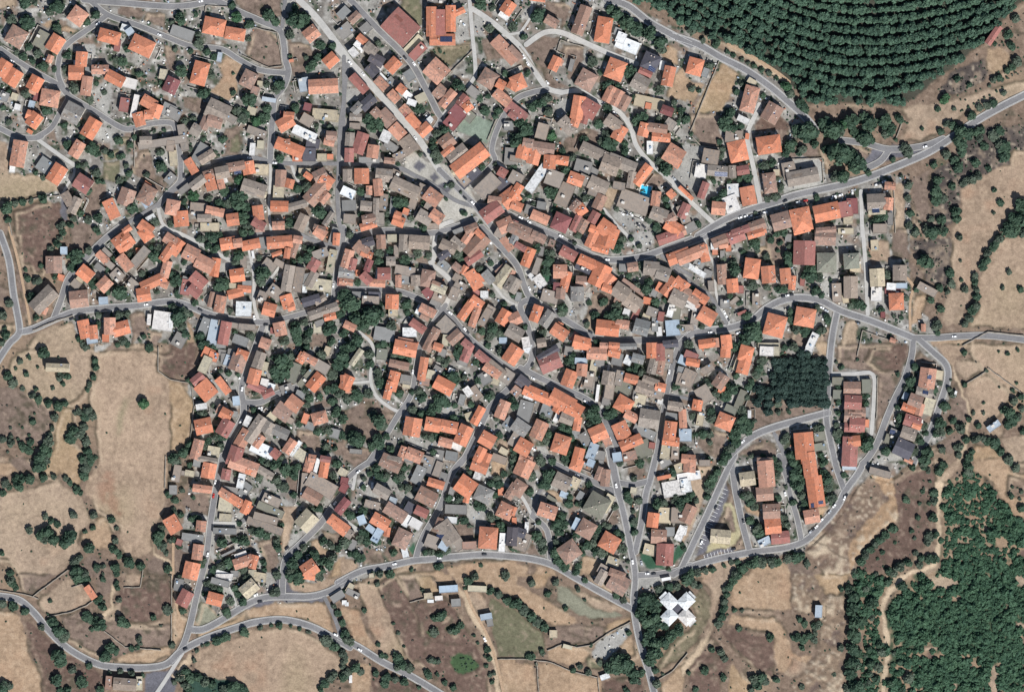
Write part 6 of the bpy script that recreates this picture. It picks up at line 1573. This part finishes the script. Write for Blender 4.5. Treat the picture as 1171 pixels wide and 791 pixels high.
# the square grove: trees set out in rows
GROVE = [(780+x/FINE, 393+y/FINE) for x, y in ((605,110),(690,85),(830,60),(965,75),(968,425),(710,420),(700,345),(610,400),(570,470),(465,465),(455,315),(500,290),(595,280))]
trees = [t for t in trees if not inpoly(np.array([t[0]]), np.array([t[1]]), GROVE)[0]]
gy_ = 404.5
while gy_ < 476:
    gx_ = 857.0 + rnd.uniform(0, 2)
    while gx_ < 946:
        q = (gx_+rnd.uniform(-.8, .8), gy_+rnd.uniform(-.7, .7))
        if (gy_ < 448 or q[0] > 902 or rnd.random() < .62) and inpoly(np.array([q[0]]), np.array([q[1]]), GROVE)[0]: trees.append((*q, rnd.uniform(5.4, 7.4)))
        gx_ += rnd.uniform(5.6, 7.4)
    gy_ += 8.0
trees = [t for t in trees if -30 < t[0] < W0+30 and -30 < t[1] < H0+30]
# trees inside the pine plantation outline belong to it
FP = lambda x, y: bool(inpoly(np.array([x]), np.array([y]), FOREST)[0])
trees = [t for t in trees if not FP(t[0], t[1])]
INGR = lambda t: bool(inpoly(np.array([t[0]]), np.array([t[1]]), GROVE)[0])
trees.sort(key=lambda t: -t[2]-(20 if INGR(t) else 0))
M_grove = leaf_mat('grove_leaves', (0.012, 0.028, 0.024), (0.036, 0.064, 0.050))
grove_me = [quad_mesh('crown', *c, M_grove) for c in broad]
tdesc = []
for x, y, rr in trees:
    m_ = rr*SC*.86
    nm = 'very large dark green tree' if m_ > 6.3 else 'large dark green tree' if m_ > 5 else 'mid-sized green tree' if m_ > 3.4 else 'small green tree'
    tdesc.append((x, y, nm))
tl = make_labels(tdesc)
mg = Merge(); mg2 = Merge()
for i, (x, y, rr) in enumerate(trees):
    R = rr*SC*.82; x += .10*rr; y += .12*rr
    rot = rnd.uniform(0, 6.28); tint = rnd.random(); zs = rnd.uniform(.85, 1.15)
    if i < 300:
        root = empty('broadleaf_tree', (wx(x), wy(y), -.25), rot); tag(root, tl[i], 'tree', 'larger trees of the village and fields')
        k_ = rnd.randrange(len(broad_me)) if R < 5.2 else rnd.randrange(16)
        gr = INGR((x-.10*rr, y-.12*rr))
        c = obj('crown', grove_me[k_ % 8] if gr else broad_me[k_], root, (0,0,R*.55)); c.scale = (R, R, R*zs)
        t = obj('trunk', trunk_me, root); t.scale = (R, R, R*.95)
    else:
        (mg2 if i % 5 in (1, 3) else mg).add(broad[i % len(broad)] if R > 2.6 else woodv[i % len(woodv)], (wx(x), wy(y), R*.3), R, R*zs, rot, tint)
o = mg.obj('smaller_trees', M_leaf); tag(o, 'smaller green garden and hedge trees between houses and along field edges', 'small trees', kind='stuff')
tag(mg2.obj('smaller_olive_trees', M_olive), 'smaller grey-green olive trees in gardens and along field edges', 'small olive trees', kind='stuff')

# pine plantation in curved rows
pines = []
for row in range(40):
    y0 = 142 - row*11.8
    x = 690 + (row % 2)*3.5
    while x < 1240:
        x += rnd.uniform(5.8, 9.0)
        d = abs(x-985); a_ = .0023 if x < 985 else .0013
        drop = a_*d*d if d < 130 else a_*130*130 + 2*a_*130*(d-130)
        yy = y0 - drop + rnd.uniform(-1, 1)*(2.6 if row < 5 else .9)
        if yy < -40: continue
        if not FP(x, yy) or (at(rmask, x, yy)): continue
        if 700 < x < 1175 or True: pines.append((x, yy, row))
inview = [p for p in pines if -4 < p[0] < W0+4 and p[1] > -4]
far = [p for p in pines if p not in set(inview)]
rnd.shuffle(inview)
print('pines', len(pines), len(inview))
mg = Merge()
rows_used = sorted({p[2] for p in inview})
NUM = ['first','second','third','fourth','fifth','sixth','seventh','eighth','ninth','tenth','eleventh','twelfth','thirteenth','fourteenth','fifteenth','sixteenth','seventeenth','eighteenth','nineteenth','twentieth']
inview.sort(key=lambda p: (p[2], p[0]))
for i, (x, y, row) in enumerate(inview + far):
    R = rnd.uniform(3.6, 5.8)*SC*1.08; rot = rnd.uniform(0, 6.28); zs = rnd.uniform(.95, 1.35)
    if i < 300:
        root = empty('pine_tree', (wx(x), wy(y), -.25), rot)
        tag(root, f'dark pine in the {NUM[min(rows_used.index(row), 19)]} curved plantation row counted from the lower edge', 'pine', 'plantation pines in curved rows')
        c = obj('crown', pine_me[i % len(pine_me)], root, (0,0,R*1.0)); c.scale = (R, R, R*zs)
        t = obj('trunk', trunk_me, root); t.scale = (R*.8, R*.8, R*1.4)
    else: mg.add(pine[i % len(pine)], (wx(x), wy(y), R*.75), R, R*zs, rot, rnd.random())
o = mg.obj('pine_plantation', M_pine); tag(o, 'dense pine plantation in curved rows filling the upper right corner', 'pine plantation', kind='stuff')

# woodland of the lower right
mg = Merge(); bm_ = Merge()
r = random.Random(5)
wood_polys = [p for n, p in parcels if n == 'wood']
cand = 0
pts_in = []
cellg = {}
for _ in range(26000):
    x, y = r.uniform(955, 1240), r.uniform(520, 860)
    cx, cy = min(x, W0-2), min(y, H0-2)
    c = cls_at(cx, cy)
    if c not in ('wood', 'thin'): continue
    if c == 'thin' and r.random() < .6: continue
    if any(cls_at(cx+a_, cy+b_) == 'path' for a_ in (-4, 0, 4) for b_ in (-4, 0, 4)): continue
    if c == 'wood' and CLEAR[min(max(int((cy+MX)/STEP),0),GH-1), min(max(int((cx+MX)/STEP),0),GW-1)] > .71 and r.random() < .93: continue
    R = r.uniform(2.6, 6.2) if r.random() < (.7 if c == 'wood' else .3) else r.uniform(1.2, 2.6)
    g = (int(x/6), int(y/6)); ok = True
    for a_ in (-1,0,1):
        for b_ in (-1,0,1):
            for q in cellg.get((g[0]+a_, g[1]+b_), ()):
                if math.hypot(q[0]-x, q[1]-y) < (q[2]+R)*.55: ok = False
    if not ok: continue
    cellg.setdefault(g, []).append((x, y, R)); pts_in.append((x, y, R))
for i, (x, y, R) in enumerate(pts_in):
    mg.add(woodv[i % 8], (wx(x), wy(y), -.1), R*SC*1.15, R*SC*r.uniform(.8, 1.5), r.uniform(0, 6.28), r.random())
print('wood clumps', len(pts_in))
o = mg.obj('evergreen_woodland', M_scrub); tag(o, 'dense evergreen woodland cut by a pale track in the lower right', 'woodland', kind='stuff')

# shrubs and weeds: green ones in the yards, dry ones on waste ground
DENS = {'crop': 1.0, 'yard': .62, 'scrub': .75, 'dirt2': .16, 'rock2': .13, 'rock': .10, 'dirt': .09, 'olive': .08, 'out': .22, 'forest': .5, 'conc': .05, 'tan': .012, 'tan2': .006, 'gold': .012, 'thin': .3, 'gold2': .02, 'green2': .6, 'rockgold': .02}
n = 0
for _ in range(34000):
    x, y = r.uniform(-20, W0+20), r.uniform(-20, H0+20)
    c = cls_at(x, y)
    if r.random() > DENS.get(c, 0) or at(hmask, x, y) or at(rmask, x, y): continue
    pn = p3[min(max(int((y+MX)/STEP),0),GH-1), min(max(int((x+MX)/STEP),0),GW-1)]
    if c == 'yard' and pn < .42 and r.random() < .8: continue
    R = r.uniform(.5, 1.25)*(1.25 if c == 'yard' else 1.0)
    dry = c in ('scrub','dirt2','rock','rock2','out','dirt','rockgold') and r.random() < .62
    (bm_ if dry else mg_y if False else bm_g if 'bm_g' in globals() else globals().setdefault('bm_g', Merge())).add(bushv[n % 8], (wx(x), wy(y), -.2 + (0.6 if c in ('rock','rock2','scrub') else 0)), R, R*r.uniform(.7, 1.2), r.uniform(0, 6.28), r.random()); n += 1
print('bushes', n)
tag(bm_g.obj('garden_shrubs', M_leaf), 'low green shrubs and weeds filling yards and waste corners', 'shrubs', kind='stuff')
tag(bm_.obj('dry_scrub', M_dry), 'dry grey-brown thorny scrub over the rough ground', 'scrub', kind='stuff')

# ------------------------------------------------------------------ cars
CARC = {'w': ((.78,.78,.77), 'white'), 'd': ((.035,.037,.042), 'dark'), 'l': ((.42,.44,.46), 'silver'), 'r': ((.45,.04,.03), 'red')}
def sect(mb, secs, col, m=0):
    for (x0, y0, za0, zb0), (x1, y1, za1, zb1) in zip(secs, secs[1:]):
        mb.face([(x0,-y0,zb0),(x1,-y1,zb1),(x1,y1,zb1),(x0,y0,zb0)], col, m)
        for s in (-1, 1):
            q = [(x0,s*y0,za0),(x1,s*y1,za1),(x1,s*y1,zb1),(x0,s*y0,zb0)]
            mb.face(q if s < 0 else q[::-1], col, m)
    for (x, y, za, zb), s in ((secs[0], 1), (secs[-1], -1)):
        q = [(x,-y,za),(x,-y,zb),(x,y,zb),(x,y,za)]; mb.face(q if s > 0 else q[::-1], col, m)
def car_meshes(code):
    col = CARC[code][0]
    mat = bpy.data.materials.get('car_paint_'+CARC[code][1]) or plain('car_paint_'+CARC[code][1], col, .3, .6)
    b = MB(); sect(b, [(-2.1,.72,.35,.72),(-2.0,.84,.28,.86),(-1.2,.88,.25,.92),(.7,.88,.25,.90),(1.6,.85,.25,.80),(2.05,.76,.28,.66),(2.15,.62,.35,.58)], col)
    rf_ = MB(); sect(rf_, [(-1.5,.60,1.30,1.36),(-1.0,.66,1.36,1.46),(.0,.66,1.36,1.45),(.35,.62,1.30,1.38)], col)
    g = MB(); sect(g, [(-1.95,.76,.84,.88),(-1.5,.63,.88,1.33),(.35,.63,.88,1.34),(1.0,.76,.86,.90)], (0,0,0))
    return b.mesh('body', [mat]), rf_.mesh('car_roof', [mat]), g.mesh('window_band', [M_carglass])
def wheel_mesh():
    m = MB(); n = 12
    for j in range(n):
        a, b = 2*math.pi*j/n, 2*math.pi*(j+1)/n; r_ = .31
        m.face([(r_*math.cos(a),-.1,r_*math.sin(a)),(r_*math.cos(b),-.1,r_*math.sin(b)),(r_*math.cos(b),.1,r_*math.sin(b)),(r_*math.cos(a),.1,r_*math.sin(a))], (0,0,0))
        for s in (-1, 1):
            m.face([(0,s*.1,0),(r_*math.cos(a),s*.1,r_*math.sin(a)),(r_*math.cos(b),s*.1,r_*math.sin(b))][::-s], (0,0,0))
            m.face([(0,s*.104,0),(.19*math.cos(a),s*.104,.19*math.sin(a)),(.19*math.cos(b),s*.104,.19*math.sin(b))][::-s], (0,0,0), 1)
    return m.mesh('wheel', [M_tyre, M_rim])
wheel_me = wheel_mesh()
hl = MB(); hl.box(-.06,.06,-.17,.17,-.07,.07,(0,0,0), bottom=True); hl_me = hl.mesh('headlight', [M_lamp])
CM = {c: car_meshes(c) for c in CARC}
# parked rows seen along the streets and in the bays, besides the surveyed ones
clab = make_labels([(x, y, f'{CARC[c][1]} parked car') for c, x, y in cars])
for (c, x, y), lb in zip(cars, clab):
    best = (1e9, 0, 0, 0)
    for kind, w, sp in rpoly:
        for (x1, y1), (x2, y2) in zip(sp, sp[1:]):
            L2 = (x2-x1)**2+(y2-y1)**2+1e-9; t = min(1, max(0, ((x-x1)*(x2-x1)+(y-y1)*(y2-y1))/L2))
            ds = math.hypot(x-x1-t*(x2-x1), y-y1-t*(y2-y1))
            if ds < best[0]: best = (ds, math.atan2(-(y2-y1), x2-x1), x1+t*(x2-x1), y1+t*(y2-y1), w)
    ang = best[1] + (math.pi if rnd.random() < .5 else 0) + rnd.uniform(-.05, .05)
    root = empty('parked_car', (wx(x), wy(y), .07 if best[0] < best[4]*.4 else -.02), ang); tag(root, lb, 'car', 'cars parked along the streets')
    for nm, me in zip(('body', 'car_roof', 'window_band'), CM[c]): obj(nm, me, root)
    for sx_ in (-1.3, 1.3):
        for sy_ in (-.8, .8): obj('wheel', wheel_me, root, (sx_, sy_, .31))
    for sy_ in (-.5, .5): obj('headlight', hl_me, root, (2.08, sy_, .55))

# ------------------------------------------------------------------ light, sky, camera
EL, AZ = math.radians(45), math.radians(150)      # sun to the south-south-east
d = Vector((math.sin(AZ)*math.cos(EL), math.cos(AZ)*math.cos(EL), math.sin(EL)))
sun = bpy.data.lights.new('sun', 'SUN'); sun.energy = 5.0; sun.angle = math.radians(.5); sun.color = (1, .98, .955)
so = bpy.data.objects.new('sun', sun); so.rotation_euler = (-d).to_track_quat('-Z', 'Y').to_euler(); so.location = d*1000; COL.objects.link(so)
world = bpy.data.worlds.new('World'); scn.world = world; world.use_nodes = True
nt = world.node_tree; sky = nt.nodes.new('ShaderNodeTexSky'); sky.sky_type = 'NISHITA'; sky.sun_disc = False
sky.sun_elevation = EL; sky.sun_rotation = AZ; sky.altitude = 500
bg = nt.nodes['Background']; bg.inputs['Strength'].default_value = 0.07
nt.links.new(sky.outputs[0], bg.inputs['Color'])
cam = bpy.data.cameras.new('camera'); co = bpy.data.objects.new('camera', cam); COL.objects.link(co)
HC = 4000.0
co.location = (0, 0, HC); co.rotation_euler = (0, 0, 0)
cam.sensor_fit = 'HORIZONTAL'; cam.sensor_width = 36
cam.lens = 36*HC/(W0*SC); cam.clip_start = 10; cam.clip_end = 20000
scn.camera = co
scn.view_settings.view_transform = 'Standard'; scn.view_settings.look = 'None'
scn.view_settings.exposure = 0.38; scn.view_settings.gamma = 1.0
scn.cycles.max_bounces = 4; scn.cycles.diffuse_bounces = 2
